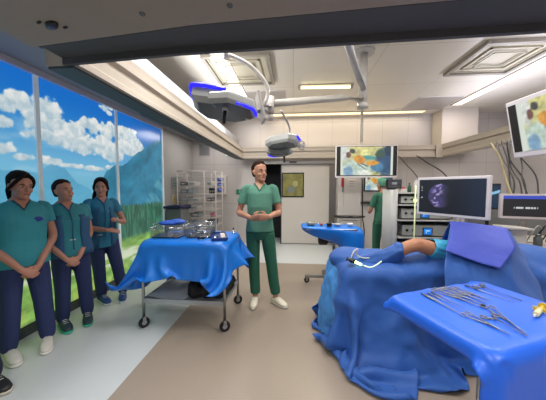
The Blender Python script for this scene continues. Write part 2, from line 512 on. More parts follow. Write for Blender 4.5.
# strip coloured dark for the unlit underside of the left rail and its edge
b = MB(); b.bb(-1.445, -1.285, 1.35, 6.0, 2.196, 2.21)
structure(b.build('trim_5', mat('unlit_teal_strip', '#3d4a50', 0.5)))
b = MB(); b.bb(-1.45, -1.40, YF, 6.2, 2.48, 2.72)
structure(b.build('trim_6', M_soffit))
b = MB(); b.box((3.42, 5.97, 2.335), (0.14, 0.14, 0.29), rz=PI/4)
structure(b.build('trim_7', M_rail))

# overhead beam close to the camera
def bpoly(pts): return [(x*0.9, y*0.9) for x, y in pts]
b = MB()
b.prism(bpoly([(-1.48, 0.45), (4.6, 0.45), (4.6, 0.97), (0.54, 1.13), (-0.5, 1.185), (-1.47, 1.29)]), 2.21, 3.3)
structure(b.build('trim_8', M_beam))
b = MB()
b.prism(bpoly([(-1.48, 1.29), (-0.5, 1.185), (0.54, 1.13), (4.6, 0.97), (4.6, 1.26), (1.29, 1.39), (-0.68, 1.44), (-1.48, 1.50)]), 2.243, 3.3)
structure(b.build('trim_9', M_beam_d))
b = MB()
b.prism(bpoly([(-1.48, 1.475), (-0.68, 1.415), (1.29, 1.365), (4.6, 1.235), (4.6, 1.26), (1.29, 1.39), (-0.68, 1.44), (-1.48, 1.50)]), 2.207, 2.243)
structure(b.build('trim_10', M_beam_d))
b = MB()
b.prism(bpoly([(-1.48, 1.33), (-0.5, 1.225), (0.54, 1.17), (4.6, 1.01), (4.6, 1.03), (0.54, 1.185), (-0.5, 1.24), (-1.48, 1.35)]), 2.232, 2.2431)
structure(b.build('trim_19', M_beam_d))
# fittings under the beam
GX, GY, GZ = -1.17*0.9, 1.12*0.9, 2.21
t = thing('ceiling_grommet', 'dark oval socket in the grey overhead beam, at the upper left', 'ceiling socket', (GX, GY, GZ))
m = MB(); m.loft([(Vector((GX, GY, GZ+.002)), (1, -0.35, 0), (0.35, 1, 0), 0.036, 0.018), (Vector((GX, GY, GZ-.013)), (1, -0.35, 0), (0.35, 1, 0), 0.032, 0.016)], 20)
m.build('rim', M_dark, t)
m = MB(); m.loft([(Vector((GX, GY, GZ-.012)), (1, -0.35, 0), (0.35, 1, 0), 0.02, 0.010), (Vector((GX, GY, GZ-.017)), (1, -0.35, 0), (0.35, 1, 0), 0.018, 0.009)], 16)
m.build('socket', mat('blue_grey_socket', '#3a4066', 0.4), t)
for dx, dy in ((-0.04, -0.018), (0.042, 0.022)):
    m = MB(); m.box((GX+dx, GY+dy, GZ-0.003), (0.022, 0.007, 0.007), rz=-0.3)
    m.build('clip', M_dark, t)
for k, (x, y, lb) in enumerate([(-0.62, 0.98, 'small round screw cap in the overhead beam, left one of the pair'), (-0.25, 0.965, 'small round screw cap in the overhead beam, right one of the pair')]):
    m = MB(); m.tube([(x+0.011*math.cos(a), y+0.011*math.sin(a), GZ-0.002) for a in np.linspace(0, 2*PI, 13)[:-1]], 0.0022, 6, closed=True)
    m.box((x, y, GZ-0.002), (0.022, 0.003, 0.004)); m.cyl((x, y, GZ), (x, y, GZ-0.003), 0.006)
    tag(m.build('screw_cap', M_grey), lb, 'screw cap', 'screw caps in the overhead beam')

# ceiling fittings
def diffuser(x0, x1, y0, y1, label):
    t = thing('ceiling_diffuser', label, 'air diffuser', ((x0+x1)/2, (y0+y1)/2, ZC), group='square ceiling diffusers')
    m = MB(); fr = 0.05
    for a in ((x0, x0+fr, y0, y1), (x1-fr, x1, y0, y1), (x0+fr, x1-fr, y0, y0+fr), (x0+fr, x1-fr, y1-fr, y1)): m.bb(*a, ZC-0.05, ZC)
    m.build('frame', mat('diffuser_frame', '#9c9488', 0.4, 0.3), t, bevel=0.004)
    m = MB(); q = 0.1
    for k in range(3):
        s_ = 0.06+k*q; z = ZC-0.012-0.008*k
        for a in ((x0+s_, x0+s_+0.02, y0+s_, y1-s_), (x1-s_-0.02, x1-s_, y0+s_, y1-s_), (x0+s_, x1-s_, y0+s_, y0+s_+0.02), (x0+s_, x1-s_, y1-s_-0.02, y1-s_)): m.bb(*a, z-0.012, z)
    m.build('louvre', mat('diffuser_louvre', '#b8b09a', 0.4, 0.2), t)
    m = MB(); m.bb(x0+fr, x1-fr, y0+fr, y1-fr, ZC-0.012, ZC-0.004)
    m.build('plate', mat('diffuser_plate', '#beb59e', 0.4, 0.2), t)
diffuser(-1.27, -0.32, 3.28, 4.23, 'large square louvred ceiling diffuser above the surgical lamp, left one')
diffuser(2.37, 3.3, 3.25, 4.15, 'large square louvred ceiling diffuser at the right above the tilted monitor')
m_strip = mat('warm_light_strip', '#fff0cc', 0.5, emis='#ffe9bc', estr=1.1)
m_strip2 = mat('pink_white_light_strip', '#fff2e4', 0.5, emis='#ffe9d8', estr=0.85)
m_strip3 = mat('white_light_strip', '#ffffff', 0.5, emis='#fff8f2', estr=2.2)
def strip(x0, x1, y0, y1, m_, label):
    t = thing('ceiling_light_strip', label, 'ceiling light', ((x0+x1)/2, (y0+y1)/2, ZC))
    m = MB(); m.bb(x0, x1, y0, y1, ZC-0.012, ZC-0.004); m.build('lens', m_, t)
    m = MB(); e = 0.012
    for a in ((x0-e, x0, y0-e, y1+e), (x1, x1+e, y0-e, y1+e), (x0, x1, y0-e, y0), (x0, x1, y1, y1+e)): m.bb(*a, ZC-0.02, ZC)
    m.build('frame', M_rail, t)
strip(-1.12, -0.92, 1.9, 5.75, m_strip3, 'very bright white strip light along the left ceiling edge')
strip(-0.5, 3.1, 6.0, 6.2, m_strip, 'long warm strip light across the back of the ceiling')
strip(3.45, 3.65, 2.6, 5.7, m_strip2, 'long pinkish strip light running along the right ceiling edge')
t = thing('ceiling_glow_tube', 'short glowing yellow-white tube lamp in the middle of the ceiling', 'ceiling light', (0.55, 4.42, ZC))  # bright streak on the ceiling, built as a glowing tube
m = MB(); m.cyl((0.13, 4.42, ZC-0.035), (1.0, 4.46, ZC-0.035), 0.022); m.build('tube', mat('warm_tube', '#fff2c0', 0.5, emis='#fff0b8', estr=3.0), t)
m = MB(); m.bb(0.08, 1.05, 4.38, 4.5, ZC-0.012, ZC); m.bb(0.09, 0.13, 4.40, 4.47, ZC-0.06, ZC); m.bb(1.0, 1.04, 4.42, 4.49, ZC-0.06, ZC); m.build('housing', M_rail, t)
for k, (x0, x1, y0, y1, lb) in enumerate([(2.5, 3.38, 5.16, 6.0, 'flat square ceiling access panel in front of the white column'), (-1.0, -0.15, 4.6, 5.4, 'flat square ceiling access panel behind the left diffuser')]):
    t = thing('access_panel', lb, 'ceiling panel', ((x0+x1)/2, (y0+y1)/2, ZC))
    m = MB(); m.bb(x0, x1, y0, y1, ZC-0.008, ZC); m.build('panel', mat('access_panel_paint', '#a79f9a', 0.4, 0.2), t)
    m = MB()
    for a in ((x0-0.015, x0, y0, y1), (x0, x1, y0-0.015, y0), (x0, x1, y1, y1+0.015), (x1, x1+0.015, y0, y1)): m.bb(*a, ZC-0.014, ZC)
    m.build('edge_trim', mat('pale_edge', '#d8d4cf', 0.3), t)
m = MB()
for k in range(4): m.bb(-2.55+0.0, -2.35, 3.9+k*0.22, 4.08+k*0.22, 2.712, 2.722)
tag(m.build('slot_vent', M_dark), 'dark slotted vent in the soffit above the mountain picture', 'vent')

# ------------------------------------------------------------ backlit landscape picture on the left wall
def poly_mask(x, y, poly):
    inside = np.zeros(x.shape, bool); n = len(poly); j = n-1
    for i in range(n):
        xi, yi = poly[i]; xj, yj = poly[j]
        c = ((yi > y) != (yj > y)) & (x < (xj-xi)*(y-yi)/((yj-yi) if yj != yi else 1e-9)+xi)
        inside ^= c; j = i
    return inside
def hx(h): h = h.lstrip('#'); return np.array([int(h[i:i+2], 16)/255 for i in (0, 2, 4)])
CLOUDS = [  # (Y, z, ry, rz)
    (2.10, 2.28, .13, .12), (2.22, 2.32, .14, .12), (2.30, 2.22, .14, .14), (2.05, 2.12, .14, .08), (2.42, 2.37, .13, .10), (2.52, 2.33, .12, .12), (2.40, 2.22, .12, .12),
    (2.56, 2.2, .12, .12), (2.70, 2.12, .16, .13), (2.85, 2.2, .13, .12), (2.97, 2.33, .12, .09), (3.06, 2.3, .10, .10), (2.95, 2.05, .22, .13),
    (2.45, 2.06, .22, .08), (3.36, 2.3, .13, .13), (3.5, 2.33, .13, .1), (3.3, 2.1, .18, .13), (3.46, 2.02, .22, .15), (3.7, 2.36, .15, .11), (3.86, 2.36, .14, .10), (3.95, 2.24, .2, .1), (4.1, 2.2, .16, .08),
    (3.75, 2.12, .25, .12), (3.28, 2.62, .08, .04), (3.4, 2.66, .06, .03), (3.38, 2.58, .05, .03),
    (2.05, 1.86, .12, .07), (2.2, 1.80, .12, .04), (2.5, 1.79, .14, .05), (2.75, 1.76, .2, .035), (3.1, 1.75, .22, .035), (3.4, 1.78, .15, .04),
    (1.6, 2.25, .25, .14), (1.3, 2.1, .2, .12), (1.0, 2.3, .3, .15), (0.4, 2.1, .4, .15), (1.7, 2.05, .2, .08), (-0.3, 2.2, .3, .12)]
def landscape(Y, z):
    n = fbm(Y*5, z*5, 3); n2 = fbm(Y*16, z*16, 5)
    t = smst(1.55, 2.65, z)[:, None]
    c = hx('#7cc4e4')*(1-t)+hx('#1272d2')*t
    c = c*(1-0.12*smst(3.6, 4.8, Y)[:, None])
    # thin veil
    veil = smst(0.55, 0.8, fbm(Y*2.2+4, z*6, 21))*smst(1.5, 1.8, z)*(1-smst(2.1, 2.5, z))
    c = c*(1-0.35*veil[:, None])+hx('#dcecf2')*0.35*veil[:, None]
    f = np.full(Y.shape, -9.0); top = np.zeros(Y.shape)
    for cy, cz, ry, rz in CLOUDS:
        d = 1-np.sqrt(((Y-cy)/ry)**2+((z-cz)/rz)**2)
        top = np.where(d > f, (z-cz)/rz, top)
        f = np.maximum(f, d)
    f = f+(n-0.5)*1.5+(n2-0.5)*0.7
    a = smst(-0.12, 0.16, f)[:, None]
    sh = np.clip(0.62+0.22*top+(n2-0.5)*1.1+(n-0.5)*0.4, 0, 1)[:, None]
    cc = hx('#8fb6cb')*(1-sh)+hx('#f4f6f4')*sh
    c = c*(1-a)+cc*a
    # distant water and haze
    hz = 1-smst(1.50, 1.72, z)
    c = c*(1-hz[:, None]*0.9)+hx('#74bcd8')*hz[:, None]*0.9
    def over(c, m, col, k=1.0):
        m = np.clip(m, 0, 1)[:, None]*k
        return c*(1-m)+np.asarray(col)*m
    # mountains: ridges as functions of Y
    def ridge(pts, rough=0.04, seed=0):
        r = np.interp(Y, [p[0] for p in pts], [p[1] for p in pts])+(fbm(Y*9, Y*0+seed, seed)-0.5)*rough
        return smst(-0.006, 0.006, r-z)
    r1 = ridge([(1.2, 1.7), (2.36, 1.66), (2.5, 1.75), (2.66, 1.72), (2.8, 1.55), (3.0, 1.46), (3.1, 1.2), (5, 1.0)], 0.05, 4)
    c = over(c, r1, hx('#4a9cc4')*(0.9+0.25*n[:, None]), 0.6)
    r1b = ridge([(1.2, 1.5), (1.9, 1.56), (2.3, 1.50), (2.6, 1.46), (3.0, 1.42), (3.3, 1.35), (5, 1.3)], 0.02, 5)
    c = over(c, r1b, hx('#5fb0d0')*(0.95+0.12*n2[:, None]), 0.8)
    r2 = ridge([(1.2, 1.0), (3.0, 1.2), (3.15, 1.52), (3.3, 1.74), (3.45, 1.81), (3.62, 1.83), (3.9, 2.02), (4.3, 2.26), (4.8, 2.50), (5.4, 2.8)], 0.05, 8)
    rock = hx('#2c7896')*(0.82+0.45*fbm(Y*7-z*3, z*7, 31)[:, None])
    c = over(c, r2, rock, 0.97)
    # paler sunlit slope low on the large mountain
    sl = smst(0, 0.1, (Y-4.0)*0.95+1.12-z)*smst(1.1, 1.25, z)*smst(3.7, 4.0, Y)
    c = over(c, sl*smst(0.35, 0.65, fbm(Y*6+z*7, z*5, 41)), hx('#6aaec0'), 0.7)
    # spruce forest
    tr = 1.17+0.06*fbm(Y*3, Y*0, 12)+0.10*np.abs(((Y*17+3*fbm(Y*6, Y*0, 13)) % 1.0)-0.5)*(0.5+vnoise(np.floor(Y*17), Y*0, 3))
    tr = tr-0.03*smst(3.3, 4.6, Y)
    fo = smst(-0.01, 0.01, tr-z)
    streak = fbm(Y*30, z*6, 51)
    green = hx('#3a6e5a')*(0.55+0.95*streak[:, None])
    c = over(c, fo, green)
    # meadow, bright green with pale track lines
    me_ = 1-smst(0.60, 0.72, z+0.05*(fbm(Y*4, z*4, 61)-0.5))
    gcol = hx('#86b45a')*(0.7+0.6*fbm(Y*8, z*20, 63)[:, None])
    c = over(c, me_, gcol)
    # pale track running through the meadow
    tc = 0.50-0.16*(Y-3.0)
    tk = smst(0.16, 0.10, np.abs(z-tc))
    c = over(c, tk*smst(0.3, 0.55, fbm(Y*3, z*26, 71)), hx('#e6ead8'), 0.85)
    lowk = (1-smst(0.1, 0.34, z))
    c = over(c, lowk*smst(0.45, 0.6, fbm(Y*14, z*14, 81)), hx('#cdd66a'), 0.6)
    return c
m_pic = attr_emit('backlit_picture', 0.9, rough=0.22)
panels = [(1.22, 2.345, 'glowing picture panel at the left edge of the view, cloud and blue sky'),
          (2.375, 3.485, 'glowing picture panel behind the first three people, large clouds over a pale lake'),
          (3.515, 4.78, 'glowing picture panel nearest the back wall, steep teal mountainside'),
          (0.06, 1.19, 'glowing picture panel beside the camera, sky over a meadow')]
for y0, y1, lb in panels:
    t = thing('picture_panel', lb, 'backlit picture', (WX+0.02, (y0+y1)/2, 0.1), group='backlit landscape panels')
    nx_ = int((y1-y0)*115); nz_ = 290
    picture('glass_picture', (WX+0.02, y0, 0.1), (0, 1, 0), (0, 0, 1), y1-y0, 2.56, nx_, nz_, lambda S, T, y0=y0, y1=y1: landscape(y0+S*(y1-y0), 0.1+T*2.56), m_pic, t)
    m = MB(); m.bb(WX-0.02, WX+0.015, y0, y1, 0.09, 2.665); m.build('light_box', M_lightgrey, t)
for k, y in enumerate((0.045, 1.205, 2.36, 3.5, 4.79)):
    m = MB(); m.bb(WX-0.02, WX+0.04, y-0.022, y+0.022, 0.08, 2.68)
    structure(m.build('trim_%d' % (11+k), mat('white_mullion_glow', '#eef3f6', 0.35, emis='#a9c0cc', estr=0.22)))  # slight emission added so the joint strips glow beside the panels

# ------------------------------------------------------------ back wall: door, header, corridor opening
t = MB(); t.bb(-0.30, 0.92, YB-0.06, YB-0.02, 0.02, 2.08)
d1 = structure(t.build('door_1', mat('door_laminate', '#cbc4bd', 0.3)))
m = MB()
for a in ((-0.30, 0.27, 1.235, 1.265), (-0.30, 0.27, 1.84, 1.87), (-0.30, -0.27, 1.265, 1.84), (0.24, 0.27, 1.265, 1.84)): m.bb(a[0]+0.01, a[1]+0.01, YB-0.075, YB-0.055, a[2], a[3])
m.build('door_window_frame', M_dark, d1)
def warmglass(S, T):
    n = fbm(S*5, T*5, 91)
    c = hx('#9a9248')*(0.75+0.5*n[:, None])
    c = c+((S-0.62)**2+(T-0.55)**2 < 0.02)[:, None]*0.22
    k = ((np.abs(S-0.42) < 0.16) & (T < 0.42) & (T > 0.15))[:, None]
    return np.where(k, hx('#8d9388'), c)
picture('door_window', (-0.26, YB-0.066, 1.265), (1, 0, 0), (0, 0, 1), 0.51, 0.575, 30, 30, warmglass, attr_emit('lit_window_view', 0.55), d1)
m = MB(); m.bb(-0.92, 1.08, YB-0.14, YB, 2.09, 2.2)
hd = structure(m.build('trim_16', mat('door_header_metal', '#b3aea8', 0.35, 0.3)))
m = MB(); m.bb(-0.1, 0.09, YB-0.146, YB-0.138, 2.115, 2.15); m.build('display', M_dark, hd)
m = MB(); m.bb(0.92, 1.06, YB-0.09, YB, 0, 2.09)
structure(m.build('trim_17', mat('door_jamb_steel', '#8f8b88', 0.3, 0.8)))
m = MB(); m.bb(-0.33, -0.30, YB-0.07, YB, 0, 2.09)
structure(m.build('trim_18', M_dark))
# small fittings on the back wall
t = thing('air_grille', 'square grey air grille high on the back wall', 'grille', (-2.36, YB, 2.3))
m = MB(); m.bb(-2.52, -2.22, YB-0.012, YB, 2.33, 2.65); m.build('frame', M_lightgrey, t)
m = MB()
for k in range(10): m.bb(-2.50, -2.24, YB-0.02, YB-0.012, 2.35+k*0.029, 2.366+k*0.029)
m.build('louvres', M_grey, t)
m = MB(); m.bb(-1.78, -1.36, YB-0.05, YB-0.002, 2.33, 2.38)
tag(m.build('wall_lamp', mat('pale_green_tube', '#cfe0d8', 0.4, emis='#cfe6dc', estr=0.4)), 'slim pale strip lamp on the back wall beneath the left rail', 'lamp')
t = thing('glove_dispenser', 'white wall dispenser holding blue glove boxes, right of the wire rack', 'dispenser', (-1.91, YB, 1.3))
m = MB(); m.bb(-2.07, -1.77, YB-0.08, YB-0.002, 1.30, 1.80); m.build('holder', M_white, t, bevel=0.006)
for z in (1.42, 1.56, 1.70):
    m = MB(); m.bb(-2.0, -1.84, YB-0.11, YB-0.06, z-0.045, z+0.045); bo = m.build('glove_box', mat('deep_blue_card', '#2a3fa6', 0.5), t, bevel=0.008)
    m = MB(); m.loft([(Vector((-1.92, YB-0.112, z)), (1, 0, 0), (0, 0, 1), 0.045, 0.02), (Vector((-1.92, YB-0.120, z)), (1, 0, 0), (0, 0, 1), 0.02, 0.01)], 12); m.build('glove_tip', mat('pale_glove', '#8fa4e2', 0.5), bo)
m = MB(); m.box((-1.40, YB-0.01, 1.37), (0.22, 0.016, 0.13))
t = m.build('exit_sign', mat('safety_green', '#157a55', 0.4), None); tag(t, 'small green emergency sign with a white running figure on the back wall', 'sign')
m = MB(); y = YB-0.0195
m.bb(-1.36, -1.31, y-.001, y, 1.325, 1.415); m.ball((-1.415, y, 1.41), (0.011, .002, 0.011), 8, 4)
m.tube([(-1.415, y, 1.395), (-1.425, y, 1.36), (-1.40, y, 1.34), (-1.405, y, 1.32)], 0.006, 5); m.tube([(-1.425, y, 1.36), (-1.45, y, 1.345), (-1.465, y, 1.325)], 0.005, 5); m.tube([(-1.44, y, 1.385), (-1.415, y, 1.39), (-1.39, y, 1.375)], 0.004, 5)
m.tube([(-1.48, y, 1.37), (-1.455, y, 1.37)], .004, 5)
m.build('running_figure', M_white, t)
# notices on the side wall left of the rack
for k, (yy, z, wy, hz, col, lb) in enumerate([(5.35, 1.60, 0.30, 0.26, '#8d9a96', 'grey-green notice sheet tilted on the side wall above the warning sign'), (5.30, 1.22, 0.20, 0.22, '#c8c0ae', 'pale notice sheet with a yellow warning triangle on the side wall')]):
    m = MB(); m.box((WX+0.006, yy, z), (0.006, wy, hz), rot=Matrix.Rotation(0.12 if k == 0 else 0, 3, 'X'))
    o = tag(m.build('notice_sheet', mat('notice_%d' % k, col, 0.5)), lb, 'notice')
    if k == 1:
        m = MB(); m.prism([(5.24, 1.17), (5.36, 1.17), (5.30, 1.28)], WX+0.0095, WX+0.011, 'X'); m.build('warning_triangle', mat('warning_yellow', '#d8c022', 0.4), o)
        m = MB(); m.prism([(5.295, 1.20), (5.305, 1.20), (5.306, 1.245), (5.294, 1.245)], WX+0.011, WX+0.012, 'X'); m.build('exclamation_bar', M_dark, o)
    else:
        m = MB()
        for q in range(4): m.box((WX+0.0102, yy-0.02, z+0.08-q*0.05), (0.001, 0.18-0.03*(q % 2), 0.012), rot=Matrix.Rotation(0.12, 3, 'X'))
        m.build('printed_lines', M_dark, o)
# wire rack in the corner
def wire_rack():
    t = thing('wire_rack', 'tall white wire basket rack standing against the back wall', 'rack', (-2.15, 5.4, 0))
    x0, x1, x2, y0, y1 = -2.60, -1.98, -1.72, 5.25, 5.75
    for x in (x0, x1, x2):
        for y in (y0, y1):
            m = MB(); m.cyl((x, y, 0.08), (x, y, 1.86), 0.014, n=8); m.build('post', M_white, t)
    m = MB()
    for z in (1.86,):
        m.cyl((x0, y0, z), (x1, y0, z), 0.013, n=8); m.cyl((x0, y1, z), (x2, y1, z), 0.013, n=8)
        for x in (x0, x1): m.cyl((x, y0, z), (x, y1, z), 0.013, n=8)
    m.build('top_frame', M_white, t)
    for k, z in enumerate((1.72, 1.52, 1.34, 1.16, 0.98, 0.80, 0.62, 0.42)):
        m = MB()
        m.cyl((x0, y0, z), (x2, y0, z), 0.008, n=6); m.cyl((x0, y1, z), (x2, y1, z), 0.008, n=6)
        m.cyl((x0, y0, z+0.07), (x2, y0, z+0.07), 0.005, n=6)
        for q in range(15): x = x0+(x2-x0)*q/14; m.cyl((x, y0, z), (x, y1, z), 0.004, n=5); m.cyl((x, y0, z), (x, y0, z+0.07), 0.003, n=5)
        m.build('wire_shelf', M_white, t)
    for x in (x0, x1, x2):
        for y in (y0, y1):
            m = MB(); m.cyl((x-0.012, y, 0.04), (x+0.012, y, 0.04), 0.04, n=12); m.cyl((x, y, 0.06), (x, y, 0.09), 0.012, n=8); m.build('caster', M_black, t)
    return t
wire_rack()
rr = random.Random(3)
boxcols = [('#c9c9c6', 'pale'), ('#7c8a93', 'slate grey'), ('#35353a', 'dark'), ('#a9b3b3', 'grey-green'), ('#d6d3cc', 'white')]
lv = ['second shelf from the top', 'third shelf', 'fourth shelf', 'fifth shelf', 'sixth shelf', 'seventh shelf']
for k, z in enumerate((1.52, 1.34, 1.16, 0.98, 0.80, 0.62)):
    x = -2.56
    n = 0
    while x < -1.80 and n < 5:
        wd = rr.uniform(0.10, 0.24); hh = rr.uniform(0.045, 0.12); ci = rr.randrange(len(boxcols))
        if -2.03 < x+wd and x < -1.96: x = -1.95; continue
        if x+wd > -1.74 or (k in (1, 4) and x+wd > -1.92): break
        c, cn = boxcols[ci]
        t = thing('supply_packet', '%s packet, %s of the wire rack, %s' % (cn, lv[k], ['at the left end', 'second from left', 'third from left', 'fourth from left', 'fifth from left'][n]), 'packet', (x+wd/2, 5.45, z+0.012), group='packets on the wire rack')
        m = MB(); m.rbox((x+wd/2, 5.45, z+0.0125+hh/2), (wd, 0.3, hh), 0.012); m.build('box', mat('packet_'+cn.replace(' ', '_'), c, 0.4), t)
        m = MB(); m.bb(x+wd*0.2, x+wd*0.8, 5.296, 5.30, z+0.02+hh*0.2, z+0.01+hh*0.75); m.build('paper_tag', M_white if ci != 4 else M_lightgrey, t)
        x += wd+rr.uniform(0.01, 0.05); n += 1
m = MB(); m.rbox((-1.83, 5.38, 1.355+0.06), (0.12, 0.2, 0.12), 0.02); tag(m.build('dark_box', M_dark), 'small black box on the third shelf at the right end of the rack', 'box')
m = MB(); m.rbox((-1.83, 5.38, 0.815+0.05), (0.09, 0.18, 0.08), 0.02); tag(m.build('pink_packet', mat('pink_card', '#b8577a', 0.5)), 'small pink packet low at the right end of the rack', 'packet')
# grey bin with navy bag left of the rack
t = thing('waste_bin', 'grey waste bin with a navy bag rim, between the picture wall and the rack', 'bin', (-2.46, 4.95, 0))
m = MB(); m.rbox((-2.46, 4.95, 0.55), (0.36, 0.36, 1.0), 0.04); m.build('body', M_grey, t)
m = MB(); m.tube([(-2.46+0.19*sx, 4.95+0.19*sy, 1.075+0.02*math.sin(7*q)) for q, (sx, sy) in enumerate([(-1, -1), (-.3, -1.05), (.4, -1), (1, -1), (1.05, 0), (1, 1), (0, 1.05), (-1, 1), (-1.05, 0)])], 0.035, 8, sub=3, closed=False); m.ball((-2.46, 4.95, 1.07), (0.2, 0.2, 0.05)); m.build('bag_rim', mat('navy_bag', '#20254c', 0.5), t)

# ------------------------------------------------------------ white cabinet, notices, workstation at the back
t = thing('tall_cabinet', 'tall white wall cabinet right of the sliding door', 'cabinet', (1.33, 6.15, 0))
m = MB(); m.bb(1.09, 1.63, 5.98, YB-0.002, 0.0, 2.08); m.build('body', M_white, t)
m = MB(); m.bb(1.10, 1.22, 5.965, 5.98, 0.9, 2.07); dr = m.build('narrow_door', M_white, t); 
m = MB(); m.bb(1.23, 1.62, 5.965, 5.98, 0.9, 2.07); m.build('wide_door', M_white, t)
m = MB(); m.bb(1.10, 1.62, 5.965, 5.98, 0.03, 0.86); m.build('lower_door', M_white, t)
t = thing('wall_hung_holder', 'narrow red holder hanging on the white cabinet', 'holder', (1.08, 5.95, 1.4))
m = MB(); m.rbox((1.195, 5.955, 1.63), (0.06, 0.022, 0.26), 0.01); m.build('body', mat('muted_red', '#b23440', 0.4), t)
m = MB(); m.tube([(1.195, 5.945, 1.5), (1.20, 5.945, 1.44), (1.19, 5.945, 1.38)], 0.012, 6); m.build('strap', M_grey, t)
t = thing('notice_paper', 'small white paper with red and grey lines on the tall cabinet', 'notice', (1.42, 5.96, 1.5))
m = MB(); m.bb(1.32, 1.50, 5.958, 5.964, 1.47, 1.70); m.build('sheet', mat('paper_white', '#dcd8d3', 0.6), t)
m = MB(); m.bb(1.34, 1.48, 5.956, 5.958, 1.63, 1.645); m.build('red_line', mat('muted_red', '#b23440'), t)
m = MB()
for q in range(3): m.bb(1.34, 1.48, 5.956, 5.958, 1.50+q*0.04, 1.508+q*0.04)
m.build('text_lines', M_grey, t)
# small folding table in front of the cabinet
t = thing('folding_trolley', 'light trolley with thin tubular frame in front of the tall cabinet', 'trolley', (1.2, 5.5, 0))
m = MB(); m.tube([(0.96, 5.5, 0.0), (0.97, 5.5, 0.74), (1.05, 5.5, 0.80), (1.45, 5.5, 0.80), (1.52, 5.5, 0.74), (1.53, 5.5, 0.0)], 0.012, 8, sub=2); m.build('tube_frame', M_lightgrey, t)
m = MB(); m.bb(0.9, 1.56, 5.35, 5.65, 0.835, 0.85); m.tube([(0.92, 5.34, 0.87), (1.15, 5.34, 0.845), (1.25, 5.34, 0.86), (1.35, 5.34, 0.845), (1.56, 5.34, 0.87)], 0.010, 6, sub=3); m.build('top_tray', M_dark, t)
m = MB(); m.bb(1.02, 1.48, 5.42, 5.58, 0.3, 0.76); m.build('white_bag_insert', M_white, t, bevel=0.03)

SURG = None
def feed(S, T):
    n = fbm(S*7, T*5, 101); n2 = fbm(S*18, T*14, 103)
    c = hx('#d9d27a')*np.ones((len(S), 1))*(0.72+0.5*n[:, None])
    def el(cx, cy, rx, ry, col, soft=0.25, rot=0):
        nonlocal c
        dx, dy = S-cx, (T-cy)
        ux = dx*math.cos(rot)+dy*math.sin(rot); uy = -dx*math.sin(rot)+dy*math.cos(rot)
        d = np.sqrt((ux/rx)**2+(uy/ry)**2)
        m = 1-smst(1-soft, 1+soft, d+(n2-0.5)*0.3)
        c = c*(1-m[:, None])+hx(col)*m[:, None]
    el(0.05, 0.8, 0.09, 0.3, '#d5d8d0'); el(0.12, 0.72, 0.05, 0.1, '#7a4a44'); el(0.2, 0.85, 0.06, 0.08, '#3e4440')
    el(0.28, 0.2, 0.34, 0.36, '#b9d2c2'); el(0.12, 0.12, 0.10, 0.2, '#6f9cc0'); el(0.45, 0.05, 0.14, 0.14, '#e3ead8')
    el(0.55, 0.62, 0.16, 0.07, '#3fa2a0', 0.3, -0.2); el(0.9, 0.45, 0.22, 0.5, '#27507c'); el(0.78, 0.75, 0.10, 0.14, '#345a4c')
    el(0.72, 0.3, 0.13, 0.18, '#3f86b4'); el(0.95, 0.85, 0.08, 0.2, '#1e3550')
    el(0.36, 0.55, 0.11, 0.16, '#e88a1e', 0.2, 0.3); el(0.62, 0.42, 0.14, 0.08, '#ee9a22', 0.2, 0.15); el(0.28, 0.6, 0.05, 0.08, '#f0a030')
    el(0.46, 0.36, 0.12, 0.02, '#50605c', 0.3, -0.6); el(0.40, 0.3, 0.14, 0.015, '#5d6c66', 0.3, -0.9)
    c = c*(0.80+0.4*n2[:, None])
    g = c.mean(1, keepdims=True)
    return c*0.78+g*0.22+0.04
m_feed = attr_emit('screen_feed', 0.95)
def screen_with_bars(base, o3, u, v, w_, h_, t, bl=0.055, br=0.055, wl=0.045):
    """theatre picture with black bars and a pale margin at both sides, on a panel"""
    def paint(S, T):
        s2 = (S-bl)/(1-bl-br)
        c = feed(np.clip((s2-wl)/(1-2*wl), 0, 1), T)
        c = np.where(((s2 < wl) | (s2 > 1-wl))[:, None], hx('#dfe6dc'), c)
        return np.where(((S < bl) | (S > 1-br))[:, None], hx('#0a0a0c'), c)
    return picture(base, o3, u, v, w_, h_, 110, 56, paint, m_feed, t)

t = thing('wall_workstation', 'white wall workstation with a narrow dark shelf, behind the person in a green cap', 'workstation', (1.95, 6.2, 0.9))
m = MB(); m.bb(1.66, 2.48, 6.12, YB-0.002, 0.0, 2.1); m.build('housing', M_white, t)
m = MB(); m.bb(1.66, 2.3, 5.98, 6.12, 1.10, 1.13); m.build('keyboard_shelf', M_dark, t)
m = MB(); m.bb(1.70, 2.3, 6.09, 6.12, 1.15, 1.38); m.build('control_panel', M_offwhite, t)
m = MB(); m.cyl((2.12, 6.085, 1.28), (2.12, 6.06, 1.28), 0.045); m.build('joystick', M_grey, t)
t = thing('workstation_screen', 'small flat screen on the wall workstation, same yellow and orange picture', 'screen', (2.0, 6.1, 1.4))
m = MB(); m.bb(1.74, 2.40, 6.065, 6.115, 1.405, 1.86); m.build('case', M_dark, t, bevel=0.004)
picture('display', (1.76, 6.063, 1.42), (1, 0, 0), (0, 0, 1), 0.62, 0.42, 50, 34, lambda S, T: feed(S, T), m_feed, t)
# swan-neck pole in front of the workstation
m = MB(); m.tube([(1.36, 4.9, 1.65), (1.37, 4.9, 1.3), (1.38, 4.9, 0.9), (1.42, 4.9, 0.6), (1.40, 4.9, 0.3), (1.42, 4.95, 0.0)], 0.012, 8, sub=5)
tag(m.build('hanging_cable', M_dark), 'black cable standing up in front of the wall workstation, bending towards the floor', 'cable')

